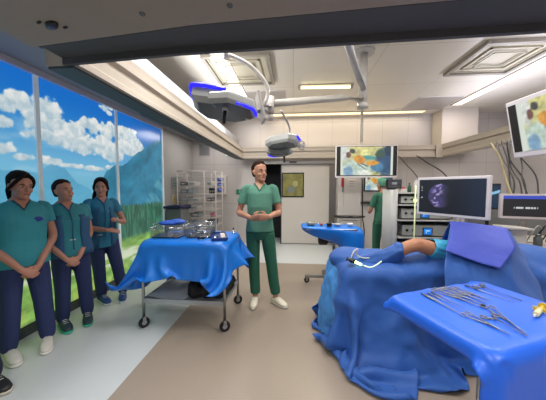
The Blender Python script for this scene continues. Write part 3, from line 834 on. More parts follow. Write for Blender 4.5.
# ------------------------------------------------------------ large hanging monitor
t = thing('hanging_monitor', 'large monitor hung below the back rail, with an orange-gloved surgeon in its picture', 'monitor', (1.52, 5.2, 1.7))
m = MB(); m.rbox((1.52, 5.235, 2.03), (1.26, 0.07, 0.665), 0.012, rot=Matrix.Identity(3)); m.build('case', mat('monitor_white', '#dcd6da', 0.35), t)
m = MB(); m.bb(0.91, 2.13, 5.192, 5.20, 1.735, 2.345); m.build('glass', M_glassdark, t)
screen_with_bars('display', (0.92, 5.19, 1.745), (1, 0, 0), (0, 0, 1), 1.20, 0.59, t)
m = MB(); m.cyl((1.52, 5.27, 2.1), (1.52, 5.6, 2.2), 0.035); m.cyl((1.52, 5.6, 2.16), (1.52, 5.6, 2.5), 0.035); m.box((1.52, 5.28, 2.05), (0.2, 0.03, 0.2)); m.cyl((1.52, 5.6, 2.48), (1.52, 5.6, 3.3), 0.03); m.build('bracket', M_offwhite, t)

# ------------------------------------------------------------ people
def remesh_obj(name, mb, voxel, m, parent, smooth=2, label=None, world=False):
    if world: mb.v = [tuple(Vector(v)-parent.location) for v in mb.v]
    me = bpy.data.meshes.new(name); me.from_pydata(mb.v, [], mb.f); me.update()
    import bmesh
    bm = bmesh.new(); bm.from_mesh(me); bmesh.ops.recalc_face_normals(bm, faces=bm.faces); bm.to_mesh(me); bm.free()
    o = bpy.data.objects.new(name+'_tmp', me); COL.objects.link(o)
    r = o.modifiers.new('r', 'REMESH'); r.mode = 'VOXEL'; r.voxel_size = voxel; r.adaptivity = 0
    s = o.modifiers.new('s', 'SMOOTH'); s.factor = 0.5; s.iterations = smooth
    dg = bpy.context.evaluated_depsgraph_get()
    me2 = bpy.data.meshes.new_from_object(o.evaluated_get(dg))
    bpy.data.objects.remove(o); bpy.data.meshes.remove(me)
    me2.name = name
    me2.polygons.foreach_set('use_smooth', [True]*len(me2.polygons))
    me2.materials.clear(); me2.materials.append(m)
    o = bpy.data.objects.new(name, me2); COL.objects.link(o); o.parent = parent
    if label: o['label'] = label
    return o

def V3(*a): return Vector(a)
def limb(mb, pts, radii, n=12, sub=4):
    mb.tube(pts, radii, n, sub)

def hand(mb, wrist, d, palm, side, curl=0.5, k=1.0):
    """wrist point, direction of the palm, palm normal (towards the grip), side=+1 thumb on +cross"""
    d = Vector(d).normalized(); pn = Vector(palm); pn = (pn-d*pn.dot(d)).normalized(); ac = d.cross(pn).normalized()*side
    w = Vector(wrist)
    L = 0.095*k
    mb.loft([(w-d*0.01, ac, pn, 0.026*k, 0.019*k), (w+d*0.02, ac, pn, 0.033*k, 0.017*k), (w+d*L*0.7, ac, pn, 0.040*k, 0.015*k), (w+d*L, ac, pn, 0.038*k, 0.012*k)], 12)
    for i, (off, ln) in enumerate(((0.029, 0.070), (0.010, 0.080), (-0.010, 0.074), (-0.028, 0.058))):
        b = w+d*(L-0.012)+ac*off*k
        a = curl*(0.9+0.1*i); p = [b]
        for seg, f in enumerate((0.2, 0.42, 0.3, 0.26)):
            ang = a*(0, 0.8, 1.7, 2.4)[seg]
            cur = (d*math.cos(ang)+pn*math.sin(ang)).normalized()
            p.append(p[-1]+cur*ln*k*f)
        mb.tube(p, [0.0088*k, 0.0085*k, 0.008*k, 0.007*k, 0.0055*k], 8)
    tb = w+d*0.022*k+ac*0.026*k
    mb.tube([tb, tb+(d*0.55+ac*0.7+pn*0.2).normalized()*0.032*k, tb+(d*0.75+ac*0.55+pn*0.35).normalized()*0.058*k, tb+(d*0.85+ac*0.35+pn*0.5).normalized()*0.078*k], [0.0125*k, 0.0105*k, 0.009*k, 0.007*k], 8)

HEADR = [(-0.004, .020, .022, .066), (.006, .034, .036, .054), (.022, .046, .052, .040), (.045, .055, .066, .026), (.07, .062, .078, .014), (.095, .067, .086, .006), (.12, .071, .092, .001), (.15, .075, .096, -.004), (.18, .073, .094, -.008), (.205, .061, .080, -.011), (.222, .040, .055, -.012), (.231, .014, .02, -.012)]
def build_head(mb, R, org):
    def T(x, y, z): return org+R @ Vector((x, y, z))
    ux, uy = R @ Vector((1, 0, 0)), R @ Vector((0, 1, 0))
    mb.loft([(T(0, cy, z), ux, uy, rx, ry) for z, rx, ry, cy in HEADR], 20)
    # nose
    uz = R @ Vector((0, 0, 1))
    mb.loft([(T(0, .090, .125), ux, uy, .007, .010), (T(0, .097, .105), ux, uy, .009, .014), (T(0, .104, .086), ux, uy, .012, .016), (T(0, .103, .078), ux, uy, .014, .014), (T(0, .092, .070), ux, uy, .008, .008)], 10)
    # chin and cheek mass, brow
    mb.ball(T(0, .080, .014), .020); mb.ball(T(.032, .062, .078), .026); mb.ball(T(-.032, .062, .078), .026)
    mb.loft([(T(-.05, .066, .132), uy, uz, .012, .008), (T(-.02, .085, .134), uy, uz, .013, .008), (T(.02, .085, .134), uy, uz, .013, .008), (T(.05, .066, .132), uy, uz, .012, .008)], 8)
    mb.loft([(T(-.02, .083, .046), uy, uz, .008, .006), (T(0, .090, .046), uy, uz, .009, .008), (T(.02, .083, .046), uy, uz, .008, .006)], 8)
    for sx in (-1, 1):
        mb.loft([(T(sx*.070, -.002, .070), ux, uy, .008, .010), (T(sx*.078, -.006, .09), ux, uy, .009, .016), (T(sx*.083, -.010, .115), ux, uy, .008, .020), (T(sx*.080, -.010, .130), ux, uy, .006, .012)], 8)

def person(name, label, loc, rotz, h, head=(0, 0), arms=None, feet=None, hair='short', hairc='#2a1d16', skin='#b07f68', top='#1c6a74', bottom='#1b2746', shoe='#d8d4cc', sleeve=0.5, girth=1.0, female=True, toe=(0.2, -0.2), panel=None, hipshift=0.0, sole='#e6e4e0', cap=None, clogs=False, jacket=False, collar=None, lean=0.0, sleeve_len=0.5, bust=True, vneck=True, knees=None, hem=0.86, idn='a', cuff=None):
    k = h/1.75
    t = thing(name, label, 'person', loc, rotz)
    msk = mat('skin_'+skin[1:], skin, 0.5, noise=0.04, nscale=40)
    sw = (0.160 if female else 0.178)*girth
    X, Yv, Z = V3(1, 0, 0), V3(0, 1, 0), V3(0, 0, 1)
    B = MB()
    hx_ = hipshift
    sh = V3(0, lean, 1.445)*k
    ft = feet or [(-0.11, 0.0), (0.11, 0.02)]
    # legs
    legs = []
    for i, sx in enumerate((-1, 1)):
        hip = V3(sx*0.088+hx_, 0, 0.90)*k; an = V3(ft[i][0], ft[i][1], 0.085*k)
        kn = (hip*0.47+an*0.53); kn.y += 0.02; kn.z = 0.485*k
        if knees: kn.x += knees[i][0]; kn.y += knees[i][1]
        legs.append((hip, kn, an))
        B.tube([hip+Z*0.02, hip*0.6+kn*0.4, kn, kn*0.65+an*0.35+V3(0, -0.012, 0), an+Z*0.02, an-Z*0.04], [.078*k, .070*k, .054*k, .052*k, .036*k, .036*k], 12, 3)
        fd = V3(math.sin(toe[i]), math.cos(toe[i]), 0); fs = V3(fd.y, -fd.x, 0)
        B.loft([(an-fd*.045+V3(0, 0, -.045), fs, Z, .028, .035), (an+V3(0, 0, -.03), fs, Z, .034, .05), (an+fd*.09+V3(0, 0, -.055), fs, Z, .038, .026), (an+fd*.16+V3(0, 0, -.062), fs, Z, .03, .018)], 10)
    # torso
    tr = [(.86, .150, .100, -.005), (.94, .165, .112, -.010), (1.02, .150, .105, 0), (1.10, .135, .098, .004), (1.20, .142, .105, .008), (1.30, sw*.82, .108, .004), (1.38, sw*.84, .094, -.008), (1.43, sw*.60, .070, -.014), (1.475, .075, .062, -.014), (1.50, .055, .055, -.006)]
    def tc(z, cy): 
        f = max(0, (z-0.9)/0.55)
        return V3(hx_*(1-f), cy+lean*f, z)*k
    B.loft([(tc(z, cy), X, Yv, rx*girth*k, ry*girth*k) for z, rx, ry, cy in tr], 20)
    neck = tc(1.49, -0.005); R = Matrix.Rotation(head[0], 3, 'Z') @ Matrix.Rotation(-head[1], 3, 'X')
    hb = neck+V3(0, 0.014, 0.012)*k
    Rk = R*k*1.0
    class _R: pass
    org = hb+R @ (V3(0, 0.0, 0.0))
    B.tube([neck-Z*0.05*k, neck+Z*0.02*k, org+R @ V3(0, -0.012, 0.04)*k, org+R @ V3(0, -0.005, 0.09)*k], [.060*k, .054*k, .052*k, .05*k], 14, 2)
    Hm = Matrix(((k, 0, 0), (0, k, 0), (0, 0, k)))
    build_head(B, R @ Hm, org)
    # arms: (elbow, wrist, handdir, palm, side, curl) in local metres
    A = []
    for i, sx in enumerate((-1, 1)):
        s0 = V3(sx*sw*k, 0, 0)+sh+V3(0, -0.012, -0.035)
        a = (arms or [None, None])[i]
        if a is None: a = dict(e=(sx*0.22, -0.02, 1.13), w=(sx*0.23, 0.04, 0.88), d=(0, 0.1, -1), p=(-sx, 0, 0))
        e = V3(*a['e'])*k; w_ = V3(*a['w'])*k
        A.append((s0, e, w_))
        B.tube([s0-V3(sx*0.06, 0, 0), s0, s0*0.5+e*0.5, e, e*0.6+w_*0.4, w_], [.030*k, .037*k, .041*k, .038*k, .037*k, .025*k], 12, 3)
        hand(B, w_, a.get('d', w_-e), a.get('p', (0, -1, 0)), a.get('s', sx), a.get('c', 0.5), k*(0.95 if female else 1.05))
    remesh_obj('body', B, 0.0065, msk, t, 1)
    # face parts
    def T(x, y, z): return org+(R @ Hm) @ V3(x, y, z)
    for sx in (-1, 1):
        m = MB(); m.ball(T(sx*.031, .0785, .116), (.0120*k, .0120*k, .0065*k), 10, 6); ey = m.build('eye', mat('eye_white', '#b8aca6', 0.25), t, local=True)
        m = MB(); m.ball(T(sx*.031, .0868, .116), .0062*k, 8, 6); m.build('iris', mat('iris_dark', '#2a1c14', 0.2), ey, local=True)
        m = MB(); m.tube([T(sx*.016, .096, .133), T(sx*.033, .093, .139), T(sx*.050, .078, .133)], [.003*k, .0042*k, .0022*k], 6, 3); m.build('eyebrow', mat('brow_'+hairc[1:], hairc, 0.7), t, local=True)
    m = MB(); m.tube([T(-.024, .085, .0455), T(-.010, .0955, .048), T(0, .0975, .0465), T(.010, .0955, .048), T(.024, .085, .0455)], [.0015*k, .0048*k, .005*k, .0048*k, .0015*k], 6, 2)
    m.build('mouth', mat('lips', '#8f4a44', 0.45), t, local=True)
    # hair
    mh = mat('hair_'+hairc[1:], hairc, 0.8, noise=0.25, nscale=60, bump=0.3, bscale=120, stretch=(1, 1, 0.2)); mh.node_tree.nodes['Principled BSDF'].inputs['Specular IOR Level'].default_value = 0.15
    Hh = MB(); fwd_ = 0.010 if hair in ('bun', 'long') else 0.0
    rings = [(.150, .0835, .084, -.038), (.17, .084, .088, -.034), (.19, .082, .092, -.026), (.213, .072, .084, -.018), (.236, .056, .068, -.018), (.254, .022, .028, -.018)]
    low = {'short': [(.055, .055, .045, -.058), (.08, .070, .055, -.050), (.11, .079, .066, -.044), (.13, .082, .078, -.038)],
           'bun': [(.05, .055, .05, -.055), (.08, .074, .066, -.044), (.11, .082, .076, -.036), (.13, .084, .084, -.033)],
           'long': [(-.10, .040, .022, -.070), (-.05, .060, .034, -.066), (0, .070, .042, -.058), (.05, .078, .060, -.048), (.10, .083, .074, -.038), (.13, .084, .084, -.033)]}[hair if hair in ('short', 'bun', 'long') else 'short']
    if not cap:
        Hh.loft([(T(0, cy, z), R @ X, R @ Yv, rx*k, (ry+fwd_*(z > .16))*k) for z, rx, ry, cy in low+rings], 20)
        if hair in ('bun', 'long'):
            for sx in (-1, 1): Hh.tube([T(sx*.004, .060, .232), T(sx*.034, .078, .205), T(sx*.062, .060, .165), T(sx*.080, .026, .115), T(sx*.082, -.012, .075)], [.010*k, .015*k, .016*k, .014*k, .012*k], 8, 3)
        if hair == 'bun': Hh.ball(T(0, -.125, .12), .04*k); Hh.tube([T(0, -.13, .11), T(.01, -.14, .04), T(.02, -.12, -.04)], [.03*k, .03*k, .012*k], 8, 3)
        if hair == 'long': Hh.tube([T(.05, -.03, .10), T(.075, -.02, .02), T(.085, .0, -.06), T(.08, .02, -.13)], [.02*k, .026*k, .022*k, .008*k], 8, 3)
        if hair == 'short':
            rq = random.Random(5)
            for q in range(26):
                a = rq.uniform(-2.6, 2.6); z = rq.uniform(.19, .225); r_ = .07 if z < .21 else .05
                Hh.tube([T(r_*math.sin(a)*.9, -.012+r_*1.1*math.cos(a), z), T(r_*math.sin(a+.25)*1.05, -.008+r_*1.25*math.cos(a+.25), z+.016)], [.012*k, .004*k], 6)
        remesh_obj('hair', Hh, 0.006, mh, t, 1)
    else:
        Hh.loft([(T(0, cy, z), R @ X, R @ Yv, rx*1.06*k, ry*1.06*k) for z, rx, ry, cy in low[1:]+rings], 20)
        remesh_obj('surgical_cap', Hh, 0.006, mat('cap_'+cap[1:], cap, 0.7), t, 2)
    # top garment
    mt = mat('scrub_top_'+top[1:], top, 0.75, noise=0.06, nscale=14, bump=0.7, bscale=16)
    G = MB(); g = 0.016
    gt = [(hem, .178, .128, -.004), (.93, .180, .130, -.006), (1.02, .168, .124, 0), (1.10, .156, .118, .006), (1.20, .160, .126, .012), (1.29, sw*.92+.0, .136 if female else .124, .014 if female else .004), (1.36, sw*.97, .118, -.002), (1.415, sw*.90, .094, -.012), (1.445, sw*.66, .078, -.014), (1.468, .078, .068, -.012), (1.482, .064, .060, -.010)]
    G.loft([(tc(z, cy), X, Yv, rx*girth*k, ry*girth*k) for z, rx, ry, cy in gt], 24, p=2.2)
    for i, sx in enumerate((-1, 1)):
        s0, e, w_ = A[i]
        sl = sleeve_len; tip = s0*(1-sl)+e*sl if sl <= 1 else e
        G.tube([s0-V3(sx*0.07, 0, -0.020), s0+V3(0, 0, 0.002), s0*0.6+tip*0.4, tip], [.042*k, .051*k, .055*k, .060*k], 14, 3)
    # hem folds
    topo = remesh_obj('scrub_top' if not jacket else 'tunic', G, 0.008, mt, t, 3)
    if vneck:
        m = MB(); zt = 1.482; yb = 0.105*girth if not female else .118*girth
        def fy(z): return np.interp(z, [1.20, 1.29, 1.36, 1.42, 1.455, 1.478], [.138, (.150 if female else .128), .116, .078, .058, .054])*girth
        m.add([tuple(tc(1.485, fy(1.478)*.9)+V3(-.052, 0, 0)*k), tuple(tc(1.485, fy(1.478)*.9)+V3(.052, 0, 0)*k), tuple(tc(1.44, fy(1.44)+.005)+V3(.026, 0, 0)*k), tuple(tc(1.395, fy(1.395)+.004)), tuple(tc(1.44, fy(1.44)+.005)+V3(-.026, 0, 0)*k)], [(0, 1, 2, 3, 4)])
        o = m.build('neck_opening', msk, topo, local=True)
        sd = o.modifiers.new('s', 'SOLIDIFY'); sd.thickness = 0.006; sd.offset = 0
        m = MB(); m.tube([tc(1.475, -.03)+V3(-.072, 0, 0)*k, tc(1.47, fy(1.478)*.8)+V3(-.055, 0, 0)*k, tc(1.44, fy(1.44)+.008)+V3(-.030, 0, 0)*k, tc(1.39, fy(1.39)+.008), tc(1.44, fy(1.44)+.008)+V3(.030, 0, 0)*k, tc(1.47, fy(1.478)*.8)+V3(.055, 0, 0)*k, tc(1.475, -.03)+V3(.072, 0, 0)*k], .008*k, 6)
        m.build('collar', mat('collar_'+(collar or top)[1:], collar or top, 0.7), topo, local=True)
        if panel:
            m = MB(); m.tube([tc(1.385, fy(1.385)+.008), tc(1.34, fy(1.34)+.012), tc(1.25, .158*girth), tc(1.1, .130*girth), tc(.95, .128*girth)], .005*k, 6, 3)
            m.build('front_placket', mat('panel_'+panel[1:], panel, 0.7), topo, local=True)
    if panel:
        for sx in (-1, 1):
            G = MB()
            rr_ = [(hem+.01, .186, .128, -.004), (.93, .188, .130, -.006), (1.02, .176, .124, 0), (1.10, .164, .118, .006), (1.20, .168, .126, .012), (1.28, sw*.95, .132, .012), (1.34, sw*.86, .122, .004)]
            vs = []; n = 7
            for z, rx, ry, cy in rr_:
                for j in range(n):
                    a = math.radians(5+62*j/(n-1))
                    vs.append(tc(z, cy)+V3(sx*math.cos(a)*rx*girth*k*1.015, math.sin(a)*ry*girth*k*1.06, 0))
            fs = [(r_*n+j, r_*n+j+1, (r_+1)*n+j+1, (r_+1)*n+j) for r_ in range(len(rr_)-1) for j in range(n-1)]
            G.add(vs, fs, True)
            o = G.build('side_panel', mat('panel_'+panel[1:], panel, 0.7), topo, local=True, label='darker navy side panel of the tunic')
            sd = o.modifiers.new('s', 'SOLIDIFY'); sd.thickness = 0.01; sd.offset = 0
    # trousers
    mp_ = mat('trousers_'+bottom[1:], bottom, 0.8, noise=0.07, nscale=12, bump=0.7, bscale=14)
    G = MB()
    G.loft([(V3(hx_, -.006, z)*k, X, Yv, rx*girth*k, ry*girth*k) for z, rx, ry in ((.80, .13, .10), (.86, .168, .118), (.93, .172, .122), (1.0, .160, .114))], 20)
    for hip, kn, an in legs:
        wf = 0.88 if not female else 0.97
        G.tube([hip+Z*0.03, hip*0.6+kn*0.4, kn, kn*0.5+an*0.5, an+Z*0.06, an+Z*(0.0 if not clogs else 0.06)], [.098*k*wf, .094*k*wf, .078*k*wf, .074*k*wf, .070*k*wf, .058*k*wf], 14, 3)
    remesh_obj('trousers', G, 0.008, mp_, t, 2)
    # shoes
    ms = mat('shoe_'+shoe[1:], shoe, 0.5); mso = mat('sole_'+sole[1:], sole, 0.5)
    for i in range(2):
        an = legs[i][2]; fd = V3(math.sin(toe[i]), math.cos(toe[i]), 0); fs = V3(fd.y, -fd.x, 0)
        b = V3(an.x, an.y, 0)
        m = MB(); hh_ = 0.095 if not clogs else 0.075
        m.loft([(b-fd*.075+Z*.045, fs, Z, .012, .026), (b-fd*.06+Z*.055, fs, Z, .034, .040), (b-fd*.01+Z*.060, fs, Z, .041, .045), (b+fd*.06+Z*.055, fs, Z, .045, .040), (b+fd*.12+Z*.042, fs, Z, .048, .028), (b+fd*.17+Z*.034, fs, Z, .038, .020), (b+fd*.195+Z*.030, fs, Z, .014, .012)], 14, p=2.3)
        so_ = m.build('shoe', ms, t, local=True)
        m = MB(); m.loft([(b-fd*.082+Z*.012, fs, Z, .02, .012), (b-fd*.06+Z*.013, fs, Z, .040, .0125), (b+fd*.03+Z*.013, fs, Z, .043, .0125), (b+fd*.11+Z*.013, fs, Z, .052, .0125), (b+fd*.175+Z*.013, fs, Z, .040, .0125), (b+fd*.205+Z*.015, fs, Z, .012, .010)], 14, p=4)
        m.build('sole', mso, so_, local=True)
        if not clogs:
            m = MB()
            for q in range(3):
                c0 = b+fd*(.055+.022*q)+Z*(.097-.010*q)
                m.tube([c0-fs*.022, c0+Z*.004, c0+fs*.022], .003, 5, 2)
            m.build('laces', mat('laces_pale', '#c9c9c6', 0.6), so_, local=True)
    return t, A, T, tc, k

def face_dir(dx, dy): return math.atan2(-dx, dy)   # rotz so that local +Y points at (dx, dy)

TEAL = '#1f6b73'; NAVY = '#222f5a'
# hands clasped in front, low
def clasp(y=0.17, z=0.86, sp=0.045, el=(0.225, 0.0, 1.10)):
    return [dict(e=(-el[0], el[1], el[2]), w=(-sp-0.03, y-0.01, z+0.06), d=(0.75, 0.25, -0.6), p=(0.2, -1, -0.3), s=-1, c=0.7),
            dict(e=(el[0], el[1], el[2]), w=(sp+0.03, y+0.01, z+0.06), d=(-0.75, 0.3, -0.6), p=(-0.2, -1, -0.3), s=1, c=0.7)]
woman_a = person('person', 'woman in a teal polo tunic with dark hair tied back, looking down, white trainers', (-2.405, 1.935, 0), face_dir(0.9, -0.45), 1.64,
    head=(0.25, 0.16), arms=clasp(0.19, 0.80, 0.03), hair='bun', hairc='#17100e', skin='#a87562', top='#2a8490', bottom=NAVY, shoe='#c9c6be', girth=1.1, collar='#174650', panel=None, feet=[(-0.13, 0.02), (0.12, 0.0)], toe=(0.35, -0.05), sole='#dedad0')

woman_b = person('person', 'person with short brown hair and raised chin in teal and navy tunic, hands clasped', (-2.38, 2.33, 0), face_dir(0.85, -0.5), 1.58,
    head=(0.35, -0.12), arms=clasp(0.19, 0.80, 0.03), hair='short', hairc='#2f1f18', skin='#b4806c', top='#2c808c', bottom=NAVY, shoe='#22343e', girth=1.18, panel='#22527a', collar='#22527a', feet=[(-0.16, -0.02), (0.05, -0.04)], toe=(0.3, 0.0), sole='#2fae8c', hipshift=-0.03)
woman_c = person('person', 'woman with long dark hair in a blue tunic, raising one hand, nearest the blue table', (-2.43, 2.87, 0), face_dir(0.8, -0.55), 1.62,
    head=(-0.35, 0.05), arms=[dict(e=(-0.25, 0.04, 1.12), w=(-0.12, 0.26, 1.16), d=(0.5, 0.6, 0.35), p=(0.6, -0.3, -0.6), s=-1, c=0.8),
                            dict(e=(0.25, 0.05, 1.10), w=(0.02, 0.27, 1.06), d=(-0.9, 0.25, -0.2), p=(-0.2, -0.6, -0.8), s=1, c=0.35)],
    hair='long', hairc='#1a1312', skin='#b07c6a', top='#277494', bottom=NAVY, shoe='#1c3f7a', girth=0.95, panel='#22587e', collar='#22587e', feet=[(-0.20, 0.02), (0.02, -0.06)], toe=(0.35, -0.15), sole='#cdd4dc', hem=0.80)
man = person('person', 'tall man in green short-sleeved scrubs and white clogs, hands held together at his waist', (-0.42, 3.03, 0), face_dir(0.12, -1), 1.83,
    head=(0.55, 0.0), arms=[dict(e=(-0.235, 0.0, 1.13), w=(-0.10, 0.26, 1.10), d=(0.85, 0.25, 0.0), p=(0.1, -1, 0.1), s=-1, c=0.9),
                           dict(e=(0.25, -0.01, 1.125), w=(0.09, 0.25, 1.085), d=(-0.9, 0.3, 0.1), p=(-0.1, -0.9, 0.3), s=1, c=0.7)],
    hair='short', hairc='#2b1c12', skin='#bb876c', top='#568c78', bottom='#1f5c47', shoe='#d9d2bf', female=False, clogs=True, sole='#b8b2a2', feet=[(-0.20, 0.03), (0.06, 0.0)], toe=(-0.75, 0.15), collar='#458068', sleeve_len=0.62, hem=0.90, girth=0.95)
m = MB(); m.box((-0.40, 2.75, 1.18), (0.07, 0.02, 0.015), rz=0.3); tag(m.build('marker', M_white, bevel=0.004), 'small white object held in the hands of the tall man in green', 'marker')
woman_d = person('person', 'person cut off by the left frame edge, only navy trousers and a black shoe showing', (-2.38, 1.40, 0), face_dir(1.0, -0.1), 1.66,
    head=(0.0, 0.0), hair='short', hairc='#2a1d16', top='#1d6672', bottom='#171d38', shoe='#101116', girth=1.1, collar='#174650', feet=[(-0.16, 0.12), (0.13, -0.05)], toe=(0.1, 0.0), sole='#b9b2a0')
surgeon = person('person', 'person in green scrubs and green surgical cap seen from behind at the wall workstation', (1.66, 4.62, 0), face_dir(-0.15, 1), 1.66,
    head=(0.35, 0.15), arms=[dict(e=(-0.24, 0.03, 1.10), w=(-0.13, 0.28, 1.10), d=(0.5, 0.8, 0), p=(0.3, 0, -1), s=-1, c=0.6),
                           dict(e=(0.26, 0.03, 1.10), w=(0.14, 0.28, 1.12), d=(-0.5, 0.8, 0), p=(-0.3, 0, -1), s=1, c=0.6)],
    cap='#4c8a72', skin='#a0735e', top='#2b6650', bottom='#1f5a45', shoe='#2c2f33', girth=0.92, collar='#2b6650', vneck=False, sleeve_len=0.7)

def chest_patch(pp, name, x, z, rx, rz, m_, y0=0.2):
    """small patch pressed on the front of the top garment, found by casting at its mesh"""
    t_, A_, T_, tc_, k_ = pp
    g = [o for o in t_.children if o.name.startswith(('scrub_top', 'tunic'))][0]
    hit = max((v.co.y for v in g.data.vertices if abs(v.co.x-x*k_) < 0.02 and abs(v.co.z-z*k_) < 0.02), default=y0)
    m = MB(); m.ball((x*k_, hit-0.004, z*k_), (rx, 0.008, rz), 14, 8); m.build(name, m_, g, local=True)
chest_patch(woman_a, 'emblem', -0.085, 1.30, 0.032, 0.022, mat('emblem_blue', '#1c2f86', 0.5))
chest_patch(woman_b, 'name_tag', -0.02, 1.06, 0.03, 0.007, M_white)
chest_patch(woman_c, 'white_edge', 0.06, 0.98, 0.035, 0.007, M_white)

# ------------------------------------------------------------ left instrument table
def caster(parent, x, y, r=0.05, ang=0.4, zt=0.12, name='caster'):
    m = MB(); d = Vector((math.cos(ang), math.sin(ang), 0))
    a = Vector((x, y, r))+Vector((-d.y, d.x, 0))*0.0
    ax = Vector((-d.y, d.x, 0))
    m.cyl(a-ax*0.012, a+ax*0.012, r, n=16)
    c = m.build(name, M_black, parent)
    m = MB(); m.cyl((x, y, r*1.6), (x, y, zt+0.01), 0.012, n=8)
    for s_ in (-1, 1): m.box(a+ax*0.017*s_+Vector((0, 0, r*0.5)), (0.03, 0.004, r*1.4), rz=ang)
    m.box((x, y, r*1.75), (0.035, 0.04, 0.01), rz=ang)
    m.build('fork', M_steel, c)
    m = MB(); m.cyl(a-ax*0.014, a+ax*0.014, r*0.45, n=12); m.build('hub', M_lightgrey, c)
    return c
t = thing('instrument_table', 'stainless steel two-shelf table on castors under the bright blue drape at left', 'table', (-1.14, 2.67, 0))
x0, x1, y0, y1 = -1.58, -0.70, 2.38, 2.98
for x in (x0, x1):
    for y in (y0, y1):
        m = MB(); m.cyl((x, y, 0.11), (x, y, 0.90), 0.015, n=12); m.build('leg', M_steel, t)
        caster(t, x, y, 0.055, ang=0.9 if x < -1 else 0.5, zt=0.12)
m = MB(); m.bb(x0-0.005, x1+0.005, y0-0.005, y1+0.005, 0.885, 0.905); m.bb(x0, x1, y0-0.005, y0+0.01, 0.85, 0.895); m.build('tabletop', M_steel, t, bevel=0.003)
m = MB(); m.bb(x0, x1, y0, y1, 0.293, 0.303); m.bb(x0, x1, y0-0.006, y0+0.004, 0.27, 0.318); m.bb(x0, x1, y1-0.004, y1+0.006, 0.27, 0.318); m.bb(x0-0.006, x0+0.004, y0, y1, 0.27, 0.318); m.bb(x1-0.004, x1+0.006, y0, y1, 0.27, 0.318); m.build('lower_shelf', mat('shelf_steel', '#a9afb3', 0.35, 0.6, noise=0.05), t)
P, F = drape_sheet(58, 48, 1.62, 1.26, -1.15, 2.63, 0.97, 0.04, [((-1.14, 2.68, 0.46), (0.935, 0.655, 0.92), 0, 0.014)], steps=120, seed=4, bend=0.75,
    pins=[(0, 0, (-1.97, 2.32, 0.52)), (57, 0, (-0.80, 2.10, 0.50)), (29, 0, (-1.20, 2.27, 0.62)), (14, 0, (-1.62, 2.28, 0.60)), (57, 24, (-0.47, 2.62, 0.60)), (57, 40, (-0.46, 2.92, 0.63)), (45, 0, (-0.90, 2.22, 0.60)), (57, 10, (-0.62, 2.30, 0.56))])
o = cloth_obj('table_drape', P, F, M_blue); tag(o, 'bright blue plastic drape hanging with pointed corners over the left steel table', 'drape')
TZ = float(np.median(P[(np.abs(P[:, 0]+1.14) < 0.3) & (np.abs(P[:, 1]-2.68) < 0.2), 2]))+0.004
print('left drape z', TZ)
# wire trays of instruments
def wire_tray(cx, cy, w_, d_, h_, rz, z, label, group=None):
    t = thing('mesh_tray', label, 'tray', (cx, cy, z), rz, group)
    def B(m, *a): pass
    m = MB(); m.bb(-w_/2, w_/2, -d_/2, d_/2, 0.012, 0.014)
    m.build('base_plate', M_steel_d, t, local=True)
    m = MB()
    for zz in (h_,): 
        for a, b in (((-w_/2, -d_/2), (w_/2, -d_/2)), ((w_/2, -d_/2), (w_/2, d_/2)), ((w_/2, d_/2), (-w_/2, d_/2)), ((-w_/2, d_/2), (-w_/2, -d_/2))): m.cyl((*a, zz), (*b, zz), 0.005, n=6)
    m.build('rim', M_chrome, t, local=True)
    m = MB(); st = 0.022
    for k in range(int(w_/st)+1):
        x = -w_/2+k*st
        for y in (-d_/2, d_/2): m.cyl((x, y, 0.012), (x, y, h_), 0.0018, n=4)
    for k in range(int(d_/st)+1):
        y = -d_/2+k*st
        for x in (-w_/2, w_/2): m.cyl((x, y, 0.012), (x, y, h_), 0.0018, n=4)
    for zz in np.arange(0.02, h_, 0.02):
        for y in (-d_/2, d_/2): m.cyl((-w_/2, y, zz), (w_/2, y, zz), 0.0015, n=4)
        for x in (-w_/2, w_/2): m.cyl((x, -d_/2, zz), (x, d_/2, zz), 0.0015, n=4)
    m.build('mesh_wall', M_steel, t, local=True)
    for sx in (-1, 1):
        m = MB(); m.tube([(sx*w_/2, -0.05, h_), (sx*(w_/2+0.015), -0.05, h_+0.03), (sx*(w_/2+0.015), 0.05, h_+0.03), (sx*w_/2, 0.05, h_)], 0.004, 6); m.build('handle', M_chrome, t, local=True)
        for sy in (-1, 1):
            m = MB(); m.cyl((sx*(w_/2-0.02), sy*(d_/2-0.02), 0), (sx*(w_/2-0.02), sy*(d_/2-0.02), 0.013), 0.008, n=8); m.build('foot', M_dark, t, local=True)
    return t
wire_tray(-1.40, 2.64, 0.32, 0.28, 0.115, 0.05, TZ, 'silver wire mesh tray at the left end of the blue table, under a blue wrap', 'wire mesh instrument trays')
wire_tray(-1.06, 2.70, 0.27, 0.32, 0.14, 0.15, TZ, 'taller silver wire mesh tray in the middle of the blue table, full of instruments', 'wire mesh instrument trays')
def lump(name, blobs, m_, label, cat, seed, amp=0.25, fr=14, voxel=0.009, floor=None):
    mb = MB()
    for c, r in blobs:
        q = MB(); q.ball(c, r, 30, 20)
        V = np.array(q.v); C_ = np.array(c)
        n1 = np.abs(fbm(V[:, 0]*fr+V[:, 2]*9+seed, V[:, 1]*fr+V[:, 2]*7+seed, seed, 3)-0.5)*2
        V = C_+(V-C_)*(1+amp*(0.5-n1))[:, None]
        if floor is not None: V[:, 2] = np.maximum(V[:, 2], floor)
        q.v = [tuple(v) for v in V]; mb.add(q.v, q.f, True)
    o = remesh_obj(name, mb, voxel, m_, None, 1)
    V = np.array(o.bound_box); c0 = Vector(((V[:, 0].min()+V[:, 0].max())/2, (V[:, 1].min()+V[:, 1].max())/2, V[:, 2].min()))
    o.data.transform(Matrix.Translation(-c0)); o.location = c0
    return tag(o, label, cat)
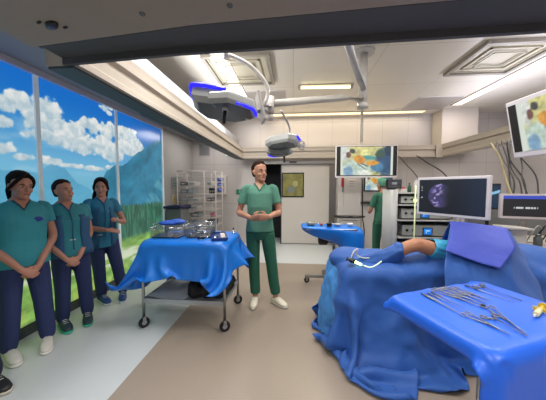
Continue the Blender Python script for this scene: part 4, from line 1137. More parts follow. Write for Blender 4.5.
lump('folded_wrap', [((-1.42, 2.66, TZ+0.148), (0.12, 0.085, 0.026)), ((-1.34, 2.68, TZ+0.158), (0.09, 0.07, 0.03))], mat('royal_blue_wrap', '#1f55b8', 0.6, bump=0.2), 'crumpled dark blue wrap lying on the left mesh tray', 'wrap', 3, floor=TZ+0.123)
rr = random.Random(12)
for k in range(9):
    a = rr.uniform(-0.5, 0.5)+(PI/2 if k % 2 else 0); cx = -1.07+rr.uniform(-0.07, 0.07); cy = 2.68+rr.uniform(-0.08, 0.08); z = TZ+0.022+0.009*k
    L = rr.uniform(0.07, 0.10); d = Vector((math.cos(a), math.sin(a), 0))
    t = thing('surgical_instrument', 'polished steel instrument lying in the pile inside the taller mesh tray', 'instrument', (cx, cy, z), 0, 'instruments piled in the taller tray')
    m = MB(); m.tube([Vector((cx, cy, z))-d*L, Vector((cx, cy, z)), Vector((cx, cy, z))+d*L], [0.004, 0.006, 0.003], 6); m.build('shaft', M_chrome if k % 3 else M_steel_d, t)
    c = Vector((cx, cy, z))-d*L
    m = MB(); m.tube([c+Vector((0.013*math.cos(q), 0.013*math.sin(q), 0)) for q in np.linspace(0, 2*PI, 11)[:-1]], 0.003, 5, closed=True); m.build('ring_handle', M_chrome, t)
t = thing('instrument_tray', 'flat dark blue tray with small tools at the right end of the bright blue table', 'tray', (-0.82, 2.60, TZ), 0.35)
m = MB(); m.rbox((0, 0, 0.008), (0.17, 0.36, 0.012), 0.02); m.build('base', mat('navy_tray', '#1d3f86', 0.35), t, local=True)
m = MB()
for a in ((-0.085, -0.075, -0.18, 0.18), (0.075, 0.085, -0.18, 0.18), (-0.075, 0.075, -0.18, -0.17), (-0.075, 0.075, 0.17, 0.18)): m.bb(*a, 0.014, 0.03)
m.build('rim', mat('navy_tray', '#1d3f86'), t, local=True)
for k, (xx, yy, ln, w_, mm, lb, kd) in enumerate([(-0.045, 0.0, 0.26, 0.012, M_chrome, 'slim chrome rod in the dark blue tray', 'rod'), (-0.015, 0.02, 0.22, 0.016, M_dark, 'black handled tool in the dark blue tray', 'tool'), (0.04, -0.02, 0.24, 0.05, M_white, 'flat white case in the dark blue tray', 'case')]):
    c = Vector((-0.82, 2.60, TZ+0.016)); R = Matrix.Rotation(0.35, 3, 'Z')
    p = c+R @ Vector((xx, yy, 0)); m = MB()
    if kd == 'case': m.rbox(tuple(p+Vector((0, 0, 0.01))), (w_, ln, 0.018), 0.008, rz=0.35)
    else: m.tube([p+R @ Vector((0, -ln/2, w_/2)), p+R @ Vector((0, 0, w_/2)), p+R @ Vector((0.004, ln/2, w_/2))], [w_*0.5, w_*0.35, w_*0.2], 8)
    tag(m.build(kd, mm), lb, kd)
# loose handpieces left of the tray
for k, (x, y, a, mm, lb) in enumerate([(-0.965, 2.50, 0.9, M_dark, 'black handpiece with a silver nose lying on the blue drape before the tray'), (-0.90, 2.80, 0.5, M_steel_d, 'grey handpiece lying behind the dark blue tray')]):
    d = Vector((math.cos(a), math.sin(a), 0)); c = Vector((x, y, TZ+0.014))
    t = thing('handpiece', lb, 'surgical handpiece', tuple(c))
    m = MB(); m.tube([c-d*0.06, c, c+d*0.03], [0.012, 0.013, 0.009], 10); m.build('grip', mm, t)
    m = MB(); m.cyl(c+d*0.03, c+d*0.085, 0.006, 0.004, n=10); m.build('nose', M_chrome, t)
t = thing('small_stand', 'short chrome upright piece with a black knob at the back right of the blue table', 'instrument', (-0.72, 2.86, TZ))
m = MB(); m.lathe([(0.022, TZ), (0.022, TZ+0.008), (0.006, TZ+0.012), (0.006, TZ+0.05)], (-0.72, 2.86, 0), 12); m.build('stem', M_chrome, t)
m = MB(); m.ball((-0.72, 2.86, TZ+0.057), 0.012); m.build('knob', M_dark, t)
# on the lower shelf
lump('black_cloth_bundle', [((-0.95, 2.62, 0.37), (0.19, 0.17, 0.09)), ((-0.83, 2.60, 0.38), (0.12, 0.17, 0.10)), ((-1.06, 2.58, 0.37), (0.09, 0.14, 0.11)), ((-0.80, 2.78, 0.36), (0.10, 0.12, 0.08))], mat('black_fabric', '#0e0f16', 0.75, bump=0.5, bscale=30), 'crumpled black cloth bundle on the lower shelf of the left table', 'cloth', 6, amp=0.5, fr=18, floor=0.306)
P3, F3 = drape_sheet(22, 20, 0.44, 0.44, -1.30, 2.66, 0.40, -0.2, [((-1.22, 2.78, 0.315), (0.26, 0.2, 0.08), 0.3, 0.02, 'ell'), ((-1.14, 2.68, 0.11), (1.1, 0.9, 0.40), 0, 0.006)], steps=60, seed=9, bend=0.6, jitter=0.03, vmax=0.012)
tag(cloth_obj('grey_sheet', P3, F3, mat('grey_paper_sheet', '#b5bcc0', 0.6, bump=0.2), thick=0.004), 'loosely folded grey sheet on the lower shelf, left of the black bundle', 'sheet')

# ------------------------------------------------------------ draped mayo stand at the back
t = thing('mayo_stand', 'steel stand with a cantilevered tray and castors, mostly hidden by a blue cover', 'stand', (0.85, 3.7, 0))
m = MB(); m.bb(0.19, 1.0, 3.72, 3.78, 0.085, 0.125); m.bb(0.93, 0.99, 3.45, 4.05, 0.085, 0.125); m.build('base_frame', M_steel, t, bevel=0.004)
m = MB(); m.cyl((0.90, 3.75, 0.12), (0.90, 3.75, 0.85), 0.02); m.bb(0.35, 0.92, 3.73, 3.77, 0.85, 0.87); m.build('column', M_steel, t)
m = MB(); m.rbox((0.56, 3.72, 0.885), (0.74, 0.44, 0.02), 0.03); m.build('tray', M_steel, t)
for x, y in ((0.22, 3.75), (0.96, 3.48), (0.96, 4.02)): caster(t, x, y, 0.042, 0.3, 0.09)
def sleeve_cover():
    # closed bag: rings along x, each ring a rounded rectangle in YZ
    rings = []
    sec = [(0.13, 0.905, 0.885, 0.17), (0.15, 0.925, 0.845, 0.22), (0.25, 0.925, 0.79, 0.235), (0.38, 0.922, 0.73, 0.24), (0.52, 0.920, 0.70, 0.24), (0.66, 0.920, 0.66, 0.24), (0.75, 0.922, 0.56, 0.24), (0.80, 0.922, 0.42, 0.235), (0.92, 0.92, 0.36, 0.23), (1.0, 0.905, 0.36, 0.22), (1.03, 0.86, 0.38, 0.19), (1.045, 0.78, 0.40, 0.15)]
    n = 28; mb = MB(); vs = []
    for i, (x, zt, zb, hy) in enumerate(sec):
        for j in range(n):
            a = 2*PI*j/n; ca, sa = math.cos(a), math.sin(a); p = 5
            cy = 3.72; y = hy*math.copysign(abs(ca)**(2/p), ca); z = (zt+zb)/2+(zt-zb)/2*math.copysign(abs(sa)**(2/p), sa)
            low = min(1.0, max(0.0, (zt-z)/(zt-zb)))
            w_ = 0.03*(vnoise(np.array([i*0.9+j*0.7]), np.array([j*0.55]), 5)[0]-0.5)*min(1, low*3)
            y = y*(1-0.35*low**1.5*(0.4 if x > 0.72 else 1))
            vs.append((x+w_*0.6, cy+y+w_*(1.6), z+w_*0.7*low))
    k = len(sec)
    fs = [(i*n+j, i*n+(j+1) % n, (i+1)*n+(j+1) % n, (i+1)*n+j) for i in range(k-1) for j in range(n)]+[tuple(range(n)), tuple((k-1)*n+j for j in range(n))]
    mb.add(vs, fs, True); return mb
o = sleeve_cover().build('stand_cover', M_blue, None, subsurf=1); tag(o, 'shiny blue sleeve cover pulled over the back stand, tapering to its left', 'drape')
MZ = 0.927
for k, (x, y, w_, d_, h_, c, lb, kd) in enumerate([(0.27, 3.62, 0.14, 0.12, 0.045, '#8d8f86', 'grey kidney dish with tools at the left end of the back stand', 'dish'), (0.42, 3.60, 0.05, 0.05, 0.03, '#b03a3e', 'small red cap on the back stand', 'cap'), (0.53, 3.56, 0.07, 0.06, 0.045, '#14161c', 'small black block on the front of the back stand', 'block'), (0.66, 3.62, 0.12, 0.10, 0.03, '#aeb4ba', 'pale bowl in the middle of the back stand', 'bowl'), (0.84, 3.62, 0.10, 0.08, 0.04, '#d5d6d8', 'white cup near the right end of the back stand', 'cup')]):
    m = MB()
    if kd in ('dish', 'bowl', 'cup', 'cap'):
        m.loft([(V3(x, y, MZ), (1, 0, 0), (0, 1, 0), w_*.36, d_*.36), (V3(x, y, MZ+h_), (1, 0, 0), (0, 1, 0), w_*.5, d_*.5), (V3(x, y, MZ+h_), (1, 0, 0), (0, 1, 0), w_*.46, d_*.46), (V3(x, y, MZ+0.006), (1, 0, 0), (0, 1, 0), w_*.3, d_*.3)], 18)
    else: m.rbox((x, y, MZ+h_/2), (w_, d_, h_), 0.01)
    tag(m.build(kd, mat('item_'+c[1:], c, 0.35)), lb, kd)
for k in range(6):
    x = 0.30+0.095*k; a = [0.3, -0.2, 0.5, 0.1, -0.4, 0.2][k]
    d = V3(math.cos(a), math.sin(a), 0); c = V3(x, 3.74+0.01*(k % 2), MZ+0.008)
    t = thing('steel_instrument', 'thin steel instrument in the row along the back of the blue-covered stand', 'instrument', tuple(c), 0, 'instruments on the back stand')
    m = MB(); m.tube([c-d*0.07, c, c+d*0.08], [0.006, 0.005, 0.003], 6); m.build('shaft', M_chrome, t)
    m = MB(); e = c-d*0.08; m.tube([e+V3(0.012*math.cos(q), 0.012*math.sin(q), 0) for q in np.linspace(0, 2*PI, 10)[:-1]], 0.003, 5, closed=True); m.build('ring_handle', M_chrome, t)
t = thing('drive_motor', 'black round motor with silver fittings behind the covered stand', 'motor', (0.5, 4.05, 0.62))
m = MB(); m.lathe([(0.0, 0), (0.08, 0.005), (0.10, 0.03), (0.10, 0.14), (0.07, 0.16), (0.0, 0.165)], (0.42, 4.05, 0.63), 20, 'X'); m.build('housing', M_dark, t)
m = MB(); m.bb(0.58, 0.78, 3.99, 4.11, 0.56, 0.70); m.cyl((0.78, 4.05, 0.63), (0.86, 4.05, 0.63), 0.03); m.build('fitting', M_steel, t, bevel=0.01)
m = MB(); m.cyl((0.68, 4.05, 0.56), (0.68, 4.05, 0.1), 0.018); m.bb(0.5, 0.86, 3.95, 4.15, 0.03, 0.07); m.build('stand', M_steel_d, t); caster(t, 0.52, 4.05, 0.02, 0, 0.04); caster(t, 0.84, 4.05, 0.02, 0, 0.04)

# ------------------------------------------------------------ operating table and patient
t = thing('operating_table', 'operating table with padded top on a heavy column, hidden under the blue drapes', 'operating table', (1.3, 2.45, 0))
m = MB(); m.rbox((1.385, 2.42, 0.69), (1.70, 0.44, 0.08), 0.04); m.build('mattress', M_dark, t)
m = MB(); m.rbox((1.38, 2.42, 0.635), (1.72, 0.40, 0.04), 0.03); m.build('table_plate', M_steel, t)
m = MB(); m.rbox((1.55, 2.42, 0.37), (0.30, 0.28, 0.50), 0.05); m.build('column', M_offwhite, t)
m = MB(); m.rbox((1.45, 2.42, 0.07), (1.1, 0.42, 0.14), 0.06); m.build('base', M_steel_d, t)
# patient lying head to the right, bent knee showing
msk = mat('skin_patient', '#b87f60', 0.5, noise=0.04, nscale=30)
t = thing('person', 'patient lying under blue drapes with only a bent bare knee showing', 'person', (1.4, 2.42, 0.745))
B = MB()
B.loft([(V3(1.43, 2.42, 0.84), (0, 1, 0), (0, 0, 1), .14, .085), (V3(1.54, 2.42, 0.845), (0, 1, 0), (0, 0, 1), .16, .095), (V3(1.68, 2.42, 0.845), (0, 1, 0), (0, 0, 1), .145, .092), (V3(1.86, 2.42, 0.85), (0, 1, 0), (0, 0, 1), .17, .10), (V3(1.98, 2.42, 0.82), (0, 1, 0), (0, 0, 1), .15, .07), (V3(2.04, 2.42, 0.81), (0, 1, 0), (0, 0, 1), .06, .055)], 20)
B.tube([(2.00, 2.42, 0.80), (2.10, 2.42, 0.80)], 0.052, 12)
Rm = Matrix(((0, 0, 1), (1, 0, 0), (0, 1, 0)))   # head lying on its back: local z -> +X, local y(face) -> +Z
build_head(B, Rm, V3(2.09, 2.42, 0.81))
B.tube([(1.52, 2.48, 0.85), (1.25, 2.50, 0.82), (1.0, 2.5, 0.79), (0.8, 2.5, 0.78), (0.62, 2.5, 0.775)], [.085, .075, .055, .05, .035], 12, 3)   # straight leg
B.tube([(1.52, 2.36, 0.85), (1.40, 2.31, 0.88), (1.29, 2.27, 0.925), (1.14, 2.26, 0.975), (1.04, 2.265, 0.95), (0.95, 2.28, 0.895), (0.86, 2.30, 0.84), (0.76, 2.32, 0.795), (0.68, 2.33, 0.775)], [.088, .080, .070, .062, .057, .055, .046, .034, .03], 16, 3)   # bent leg
B.ball((1.125, 2.25, 0.995), (.05, .05, .042))
for sy, yy in ((1, 2.60), (-1, 2.24)):
    B.tube([(1.94, yy-0.04*sy, 0.84), (1.75, yy+0.03*sy, 0.80), (1.60, yy+0.03*sy, 0.78), (1.46, yy+0.01*sy, 0.77)], [.05, .045, .035, .026], 10, 3)
    hand(B, (1.46, yy+0.01*sy, 0.77), (-1, 0, 0), (0, 0, -1), sy, 0.3, 0.95)
for fx, fy in ((0.62, 2.5), (0.47, 2.32)):
    B.loft([(V3(fx, fy, 0.775), (0, 1, 0), (0, 0, 1), .03, .03), (V3(fx-.04, fy, 0.772), (0, 1, 0), (0, 0, 1), .036, .024), (V3(fx-.10, fy, 0.765), (0, 1, 0), (0, 0, 1), .028, .014), (V3(fx-.12, fy, 0.765), (0, 1, 0), (0, 0, 1), .02, .01)] if fy > 2.4 else [(V3(0.72, 2.33, 0.78), (0, 1, 0), (0, 0, 1), .03, .03), (V3(0.64, 2.33, 0.772), (0, 1, 0), (0, 0, 1), .036, .024), (V3(0.57, 2.33, 0.765), (0, 1, 0), (0, 0, 1), .028, .014)], 12)
remesh_obj('body', B, 0.007, msk, t, 2, world=True)
# stocking wrap round the lower leg
def wrap(rings, m_, name, label, seed):
    mb = MB(); n = 26; vs = []
    for i, (c, r_, tilt) in enumerate(rings):
        c = V3(*c)
        nx_ = V3(*rings[min(i+1, len(rings)-1)][0])-V3(*rings[max(i-1, 0)][0]); u, v = frame_from(nx_)
        for j in range(n):
            a = 2*PI*j/n
            w_ = 1+0.42*(vnoise(np.array([j*0.9]), np.array([i*0.9+seed]), seed)[0]-0.5)*(0.4 if i in (0,) else 1.0)
            vs.append(c+(u*math.cos(a)+v*math.sin(a))*r_*w_)
    k = len(rings)
    mb.add(vs, [(i*n+j, i*n+(j+1) % n, (i+1)*n+(j+1) % n, (i+1)*n+j) for i in range(k-1) for j in range(n)], True)
    o = mb.build(name, m_); s_ = o.modifiers.new('sub', 'SUBSURF'); s_.levels = 1; s_.render_levels = 1
    s_ = o.modifiers.new('th', 'SOLIDIFY'); s_.thickness = 0.004
    tag(o, label, 'leg drape'); return o
wrap([((0.995, 2.27, 0.925), .066, 0), ((0.985, 2.272, 0.925), .082, 0), ((0.965, 2.275, 0.905), .070, 0), ((0.925, 2.285, 0.885), .088, 0), ((0.88, 2.295, 0.855), .068, 0), ((0.83, 2.30, 0.83), .085, 0), ((0.77, 2.31, 0.81), .07, 0), ((0.70, 2.32, 0.79), .078, 0), ((0.62, 2.33, 0.775), .06, 0), ((0.54, 2.33, 0.765), .045, 0), ((0.50, 2.33, 0.755), .02, 0)], M_blue_s, 'leg_stocking', 'crumpled blue stocking wrapped round the lower leg left of the bare knee', 3)
wrap([((1.235, 2.262, 0.955), .078, 0), ((1.27, 2.265, 0.945), .09, 0), ((1.33, 2.27, 0.93), .10, 0), ((1.42, 2.28, 0.905), .115, 0), ((1.52, 2.30, 0.86), .13, 0)], mat('turquoise_drape', '#3b9fc8', 0.55, bump=0.3), 'thigh_drape', 'turquoise drape edge gathered round the thigh right of the bare knee', 9)
# big blue fabric drape
sup = [((1.36, 2.42, 0.38), (1.82, 0.52, 0.74), 0, 0.02), ((1.85, 2.42, 0.86), (0.75, 0.42, 0.24), 0, 0.02, 'ell'), ((1.45, 2.36, 0.86), (0.55, 0.40, 0.20), 0, 0.02, 'ell'), ((0.95, 2.45, 0.80), (0.7, 0.3, 0.12), 0, 0.02, 'ell'), ((0.57, 2.48, 0.77), (0.40, 0.28, 0.18), 0, 0.02, 'ell'),
       ((2.16, 2.42, 0.80), (0.50, 0.38, 0.30), 0, 0.02, 'ell'), ((0.85, 2.02, 0.0), (0.8, 0.25, 0.25), 0, 0.02, 'ell')]
P, F = drape_sheet(78, 66, 2.6, 2.15, 1.25, 2.27, 1.0, 0.0, sup, steps=150, seed=11, bend=0.7, jitter=0.05, iters=10, crumple=0.075,
    pins=[(0, 0, (0.74, 1.92, 0.04)), (0, 20, (0.50, 2.16, 0.10)), (0, 36, (0.32, 2.36, 0.02)), (14, 0, (0.92, 1.76, 0.012)), (32, 0, (1.30, 1.80, 0.012)), (45, 0, (1.5, 1.95, 0.03)), (77, 10, (2.18, 2.05, 0.40)), (77, 40, (2.44, 2.6, 0.40)), (77, 26, (2.42, 2.36, 0.42)), (60, 0, (1.9, 1.95, 0.2)), (0, 52, (0.32, 2.60, 0.15)), (0, 65, (0.36, 2.78, 0.35))])
o = cloth_obj('patient_drape', P, F, M_blue_s, thick=0.004); tag(o, 'large mid-blue fabric drape covering the operating table and reaching the floor in folds', 'drape')
# raised screen drape over a bar at the right
t = thing('drape_arch', 'bent steel bar holding up the violet-blue screen drape', 'bar', (1.7, 2.4, 0.7))
m = MB(); m.tube([(1.49, 2.30, 0.70), (1.50, 2.36, 1.10), (1.53, 2.37, 1.155), (1.68, 2.34, 1.14), (1.84, 2.30, 1.115), (1.87, 2.28, 1.08), (1.88, 2.25, 0.70)], 0.010, 8, 3); m.build('bar', M_steel, t)
def sheet_grid(rows, noise, seed, name, m_, label, cat='drape', nu=40, nv=40, thick=0.004):
    """rows: list of polylines (same length) blended into a smooth creased sheet"""
    A = np.array(rows, float); r_, c_ = A.shape[:2]
    us = np.linspace(0, r_-1, nu); vs_ = np.linspace(0, c_-1, nv)
    iu = np.clip(us.astype(int), 0, r_-2); fu = (us-iu)[:, None, None]
    B_ = A[iu]*(1-fu)+A[iu+1]*fu
    iv = np.clip(vs_.astype(int), 0, c_-2); fv = (vs_-iv)[None, :, None]
    C_ = B_[:, iv]*(1-fv)+B_[:, iv+1]*fv
    U, Vv = np.meshgrid(np.linspace(0, 1, nu), np.linspace(0, 1, nv), indexing='ij')
    for _ in range(2):
        C_[1:-1] = (C_[:-2]+2*C_[1:-1]+C_[2:])/4
    n1 = np.abs(fbm(U*5+seed, Vv*5+seed, seed, 3)-0.5)*2; n2 = fbm(U*3+7, Vv*3+2, seed+3, 2)-0.5
    du = np.gradient(C_, axis=0); dv = np.gradient(C_, axis=1); N = np.cross(du, dv); N /= np.linalg.norm(N, axis=2, keepdims=True)+1e-9
    C_ = C_+N*((n1-0.3)*noise+n2*noise*0.8)[:, :, None]
    mb = MB(); idx = np.arange(nu*nv).reshape(nu, nv)
    mb.add([tuple(x) for x in C_.reshape(-1, 3)], [(idx[i, j], idx[i+1, j], idx[i+1, j+1], idx[i, j+1]) for i in range(nu-1) for j in range(nv-1)], True)
    o = mb.build(name, m_); s_ = o.modifiers.new('th', 'SOLIDIFY'); s_.thickness = thick; s_.offset = 1
    if label: tag(o, label, cat)
    return o
# screen drape: a tent over the bar, front flap, right side
sheet_grid([[(1.46, 2.62, 0.80), (1.6, 2.62, 0.78), (1.75, 2.60, 0.76), (1.95, 2.60, 0.76), (2.28, 2.56, 0.55)],
            [(1.475, 2.50, 0.98), (1.6, 2.50, 0.97), (1.75, 2.46, 0.96), (1.93, 2.46, 0.97), (2.20, 2.45, 0.80)],
            [(1.475, 2.385, 1.175), (1.60, 2.375, 1.17), (1.75, 2.345, 1.15), (1.885, 2.315, 1.13), (2.02, 2.34, 0.97)],
            [(1.465, 2.36, 1.165), (1.60, 2.34, 1.155), (1.76, 2.31, 1.14), (1.905, 2.28, 1.115), (2.03, 2.26, 0.90)],
            [(1.36, 2.22, 1.05), (1.50, 2.17, 1.03), (1.64, 2.12, 1.01), (1.76, 2.08, 0.985), (2.02, 2.14, 0.74)],
            [(1.28, 2.10, 0.95), (1.40, 2.06, 0.92), (1.52, 2.00, 0.89), (1.66, 1.96, 0.84), (2.00, 2.05, 0.58)],
            [(1.22, 2.02, 0.84), (1.36, 1.97, 0.78), (1.52, 1.93, 0.74), (1.70, 1.91, 0.66), (2.02, 1.98, 0.45)],
            [(1.20, 1.96, 0.66), (1.36, 1.92, 0.60), (1.52, 1.89, 0.52), (1.72, 1.87, 0.42), (2.05, 1.92, 0.30)]],
           0.02, 3, 'screen_drape', M_blue_s, 'blue drape stretched like a tent over the bar at the right of the patient', nu=60, nv=44)
sheet_grid([[(1.466, 2.372, 1.178), (1.60, 2.352, 1.168), (1.76, 2.322, 1.152), (1.897, 2.292, 1.13)],
            [(1.37, 2.20, 1.075), (1.50, 2.155, 1.055), (1.64, 2.10, 1.03), (1.79, 2.065, 1.01)],
            [(1.25, 2.07, 0.975), (1.38, 2.02, 0.93), (1.48, 1.965, 0.90), (1.57, 1.935, 0.88)]],
           0.006, 6, 'drape_flap', M_blue_p, 'smooth violet-blue flap lying on the sloping front of the screen drape', nu=24, nv=24)
# pale folded sheet edge hanging at the left end of the drape
sheet_grid([[(0.38, 2.56, 0.74), (0.41, 2.46, 0.765), (0.45, 2.36, 0.775), (0.52, 2.24, 0.74)],
            [(0.31, 2.52, 0.5), (0.34, 2.40, 0.52), (0.40, 2.28, 0.55), (0.48, 2.20, 0.52)],
            [(0.27, 2.50, 0.25), (0.30, 2.38, 0.27), (0.38, 2.24, 0.28), (0.46, 2.16, 0.28)],
            [(0.28, 2.46, 0.02), (0.32, 2.36, 0.03), (0.42, 2.24, 0.03), (0.50, 2.14, 0.03)]], 0.045, 12, 'end_sheet', M_blue_l, 'paler blue sheet hanging at the left end of the operating table', nu=36, nv=30)
# camera head and light lead lying on the drape
t = thing('arthroscope', 'arthroscopy camera with a black head, glowing tip and white lead on the patient drape', 'surgical camera', (0.55, 2.22, 0.80))
m = MB(); m.tube([(0.49, 2.22, 0.845), (0.53, 2.21, 0.835), (0.56, 2.20, 0.825)], [0.022, 0.026, 0.018], 12); m.build('camera_head', M_dark, t)
m = MB(); m.cyl((0.56, 2.20, 0.825), (0.615, 2.18, 0.805), 0.013, 0.010); m.build('light_tip', mat('lit_tip', '#e8ffc0', 0.4, emis='#dfff9a', estr=4.0), t)
m = MB(); m.tube([(0.615, 2.18, 0.805), (0.68, 2.16, 0.79), (0.74, 2.19, 0.80), (0.80, 2.22, 0.83)], 0.006, 6, 3); m.build('shaft', mat('lit_shaft', '#d8f0c8', 0.35, emis='#d8f0c8', estr=0.5), t)
m = MB(); m.tube([(0.53, 2.22, 0.85), (0.56, 2.24, 0.91), (0.60, 2.26, 0.925), (0.59, 2.27, 0.87), (0.66, 2.27, 0.84), (0.76, 2.27, 0.85)], 0.006, 6, 4); m.build('lead', M_white, t)

# ------------------------------------------------------------ front instrument table
C0 = np.array([(0.56+1.37)/2, (1.35+1.15)/2, 0]); 
TA = math.atan2(0.26, 0.65)
t = thing('instrument_table', 'rectangular table near the camera at lower right, fully covered by a blue sheet', 'table', (0.965, 1.25, 0), TA)
m = MB(); m.rbox((0, 0, 0.868), (0.67, 0.46, 0.025), 0.02); m.build('tabletop', M_steel, t, local=True)
for sx, sy in ((-1, -1), (1, -1), (1, 1)):
    m = MB(); m.cyl((sx*0.30, sy*0.20, 0.08), (sx*0.30, sy*0.20, 0.858), 0.014); m.build('leg', M_steel, t, local=True)
for sx in (-1, 1):
    for sy in (-1, 1):
        m = MB(); m.cyl((sx*0.30-0.012, sy*0.20, 0.04), (sx*0.30+0.012, sy*0.20, 0.04), 0.04, n=14); m.cyl((sx*0.30, sy*0.20, 0.05), (sx*0.30, sy*0.20, 0.09), 0.01); m.build('caster', M_black, t, local=True)
m = MB(); m.bb(-0.31, 0.31, -0.22, -0.18, 0.08, 0.11); m.bb(-0.31, 0.31, 0.18, 0.22, 0.08, 0.11); m.bb(0.28, 0.32, -0.22, 0.22, 0.08, 0.112); m.build('base_frame', M_steel, t, local=True)
P, F = drape_sheet(52, 48, 1.20, 1.10, 0.965+0.165*math.cos(TA)+0.24*math.sin(TA), 1.25+0.165*math.sin(TA)-0.24*math.cos(TA), 0.93, TA, [((0.965, 1.25, 0.445), (0.71, 0.50, 0.89), TA, 0.014)], steps=120, seed=21, bend=0.55, jitter=0.004,
    pins=[(int(round((lx_-0.165+0.6)/1.2*51)), int(round((ly_+0.24+0.55)/1.1*47)), (0.965+lx_*math.cos(TA)-ly_*math.sin(TA), 1.25+lx_*math.sin(TA)+ly_*math.cos(TA), 0.9045)) for lx_ in (-0.33, -0.11, 0.11, 0.33) for ly_ in (-0.23, 0, 0.23)])
o = cloth_obj('table_cover', P, F, M_blue_t, thick=0.003); tag(o, 'vivid blue sheet over the front instrument table with a folded rim', 'drape')
top = (np.abs((P[:, 0]-0.965)) < 0.15) & (np.abs(P[:, 1]-1.25) < 0.12)
FZ = float(np.median(P[top, 2]))+0.005
print('front drape z', FZ)
M_tool = mat('tool_steel', '#8b8d92', 0.35, 0.9)
def rod(p, q, kind, label, group=None, z=FZ):
    p = V3(p[0], p[1], z); q = V3(q[0], q[1], z); d = (q-p).normalized(); s_ = V3(-d.y, d.x, 0); L = (q-p).length
    if kind == 'probe':
        t = thing('surgical_probe', label, 'probe', tuple(p), 0, group)
        m = MB(); m.tube([p+V3(0, 0, .005), p+d*L*.35+V3(0, 0, .005), p+d*L*.4+V3(0, 0, .004), q+V3(0, 0, .003)], [.0045, .0042, .0022, .0012], 8); m.build('shaft', M_tool, t)
        m = MB(); m.tube([p-d*.004+V3(0, 0, .005), p+d*L*.28+V3(0, 0, .005)], .0052, 8); m.build('grip', M_steel_d, t)
    elif kind == 'forceps':
        t = thing('surgical_forceps', label, 'forceps', tuple(p), 0, group)
        j = p+d*L*.55
        for sg in (-1, 1):
            c = p+s_*sg*.018+V3(0, 0, .005)
            m = MB(); m.tube([c+d*.014, p+d*L*.3+s_*sg*.010+V3(0, 0, .005+.002*sg), j+V3(0, 0, .005+.002*sg), q-s_*sg*.0015+V3(0, 0, .005)], [.0024, .003, .0038, .0014], 7, 2); sh_ = m.build('shank', M_tool, t)
            m = MB(); m.tube([c+(d*math.cos(a)*1.3+s_*math.sin(a))*.0125 for a in np.linspace(0, 2*PI, 15)[:-1]], .0024, 6, closed=True); m.build('ring_handle', M_tool, sh_)
        m = MB(); m.cyl(j+V3(0, 0, .001), j+V3(0, 0, .011), .004, n=10); m.build('pivot', M_steel_d, t)
    elif kind == 'punch':
        t = thing('arthroscopic_punch', label, 'punch', tuple(p), 0, group)
        m = MB(); m.tube([p+d*.05+V3(0, 0, .008), q+V3(0, 0, .005)], [.0032, .0028], 8); m.build('shaft', M_tool, t)
        for sg, ln in ((1, .05), (-1, .03)):
            c = p+d*(.05-ln*.4)+s_*sg*.035+V3(0, 0, .006)
            m = MB(); m.tube([p+d*.06+V3(0, 0, .008), (p+d*.05)*.5+c*.5, c+(p-c).normalized()*.012], [.0045, .004, .003], 7, 2); sh_ = m.build('handle', M_steel_d, t)
            m = MB(); m.tube([c+(d*math.cos(a)*1.1+s_*math.sin(a)*.9)*.014 for a in np.linspace(0, 2*PI, 15)[:-1]], .0028, 6, closed=True); m.build('ring_handle', M_steel_d, sh_)
    return t
pr = [((0.71, 1.36), (0.77, 1.17)), ((0.725, 1.345), (0.775, 1.18)), ((0.75, 1.37), (0.815, 1.21)), ((0.775, 1.385), (0.84, 1.23))]
lbs = ['first thin probe at the left end of the front table row', 'second thin probe from the left in the front table row', 'third thin probe from the left in the front table row', 'fourth thin probe from the left in the front table row']
for (p, q), lb in zip(pr, lbs): rod(p, q, 'probe', lb, 'instruments in a row on the front table')
fc = [((0.81, 1.42), (0.92, 1.24)), ((0.85, 1.43), (0.95, 1.26)), ((0.89, 1.45), (0.985, 1.285)), ((0.935, 1.45), (1.02, 1.31))]
lbs = ['chrome ring-handled forceps next to the probes in the row', 'chrome ring-handled forceps, second after the probes', 'chrome ring-handled forceps, third after the probes', 'chrome ring-handled forceps at the right end of the left row']
for (p, q), lb in zip(fc, lbs): rod(p, q, 'forceps', lb, 'instruments in a row on the front table')
rod((0.80, 1.155), (0.865, 1.005), 'forceps', 'long chrome forceps lying alone nearest the front edge')
rod((0.885, 1.175), (0.925, 1.0), 'punch', 'grey-handled punch pointing at the front corner of the table')
rod((0.955, 1.235), (0.935, 1.02), 'forceps', 'thin chrome forceps crossing the tip of the grey-handled punch')
rod((1.03, 1.50), (1.13, 1.30), 'probe', 'long straight steel rod at the back of the front table')
rod((1.09, 1.53), (1.18, 1.32), 'punch', 'dark-handled punch at the back of the front table')
m = MB(); m.ball((0.935, 1.24, FZ+.008), (.011, .009, .008)); tag(m.build('dark_plug', M_dark), 'small black plug lying between the instruments on the front table', 'plug')
t = thing('syringe', 'yellow and white syringe at the right edge of the front table', 'syringe', (1.15, 1.20, FZ))
p = V3(1.08, 1.145, FZ+.012); q = V3(1.20, 1.235, FZ+.012); d = (q-p).normalized()
m = MB(); m.cyl(p+d*.03, p+d*.11, .011); m.build('barrel', mat('cream_plastic', '#d8cf9a', 0.35), t)
m = MB(); m.cyl(p, p+d*.03, .004); m.build('nozzle', M_white, t)
m = MB(); m.cyl(p+d*.11, p+d*.16, .008); m.cyl(p+d*.16, p+d*.166, .018); m.box(tuple(p+d*.11), (.006, .05, .018), rz=math.atan2(d.y, d.x)); m.build('plunger', mat('yellow_plastic', '#d6b02c', 0.4), t)

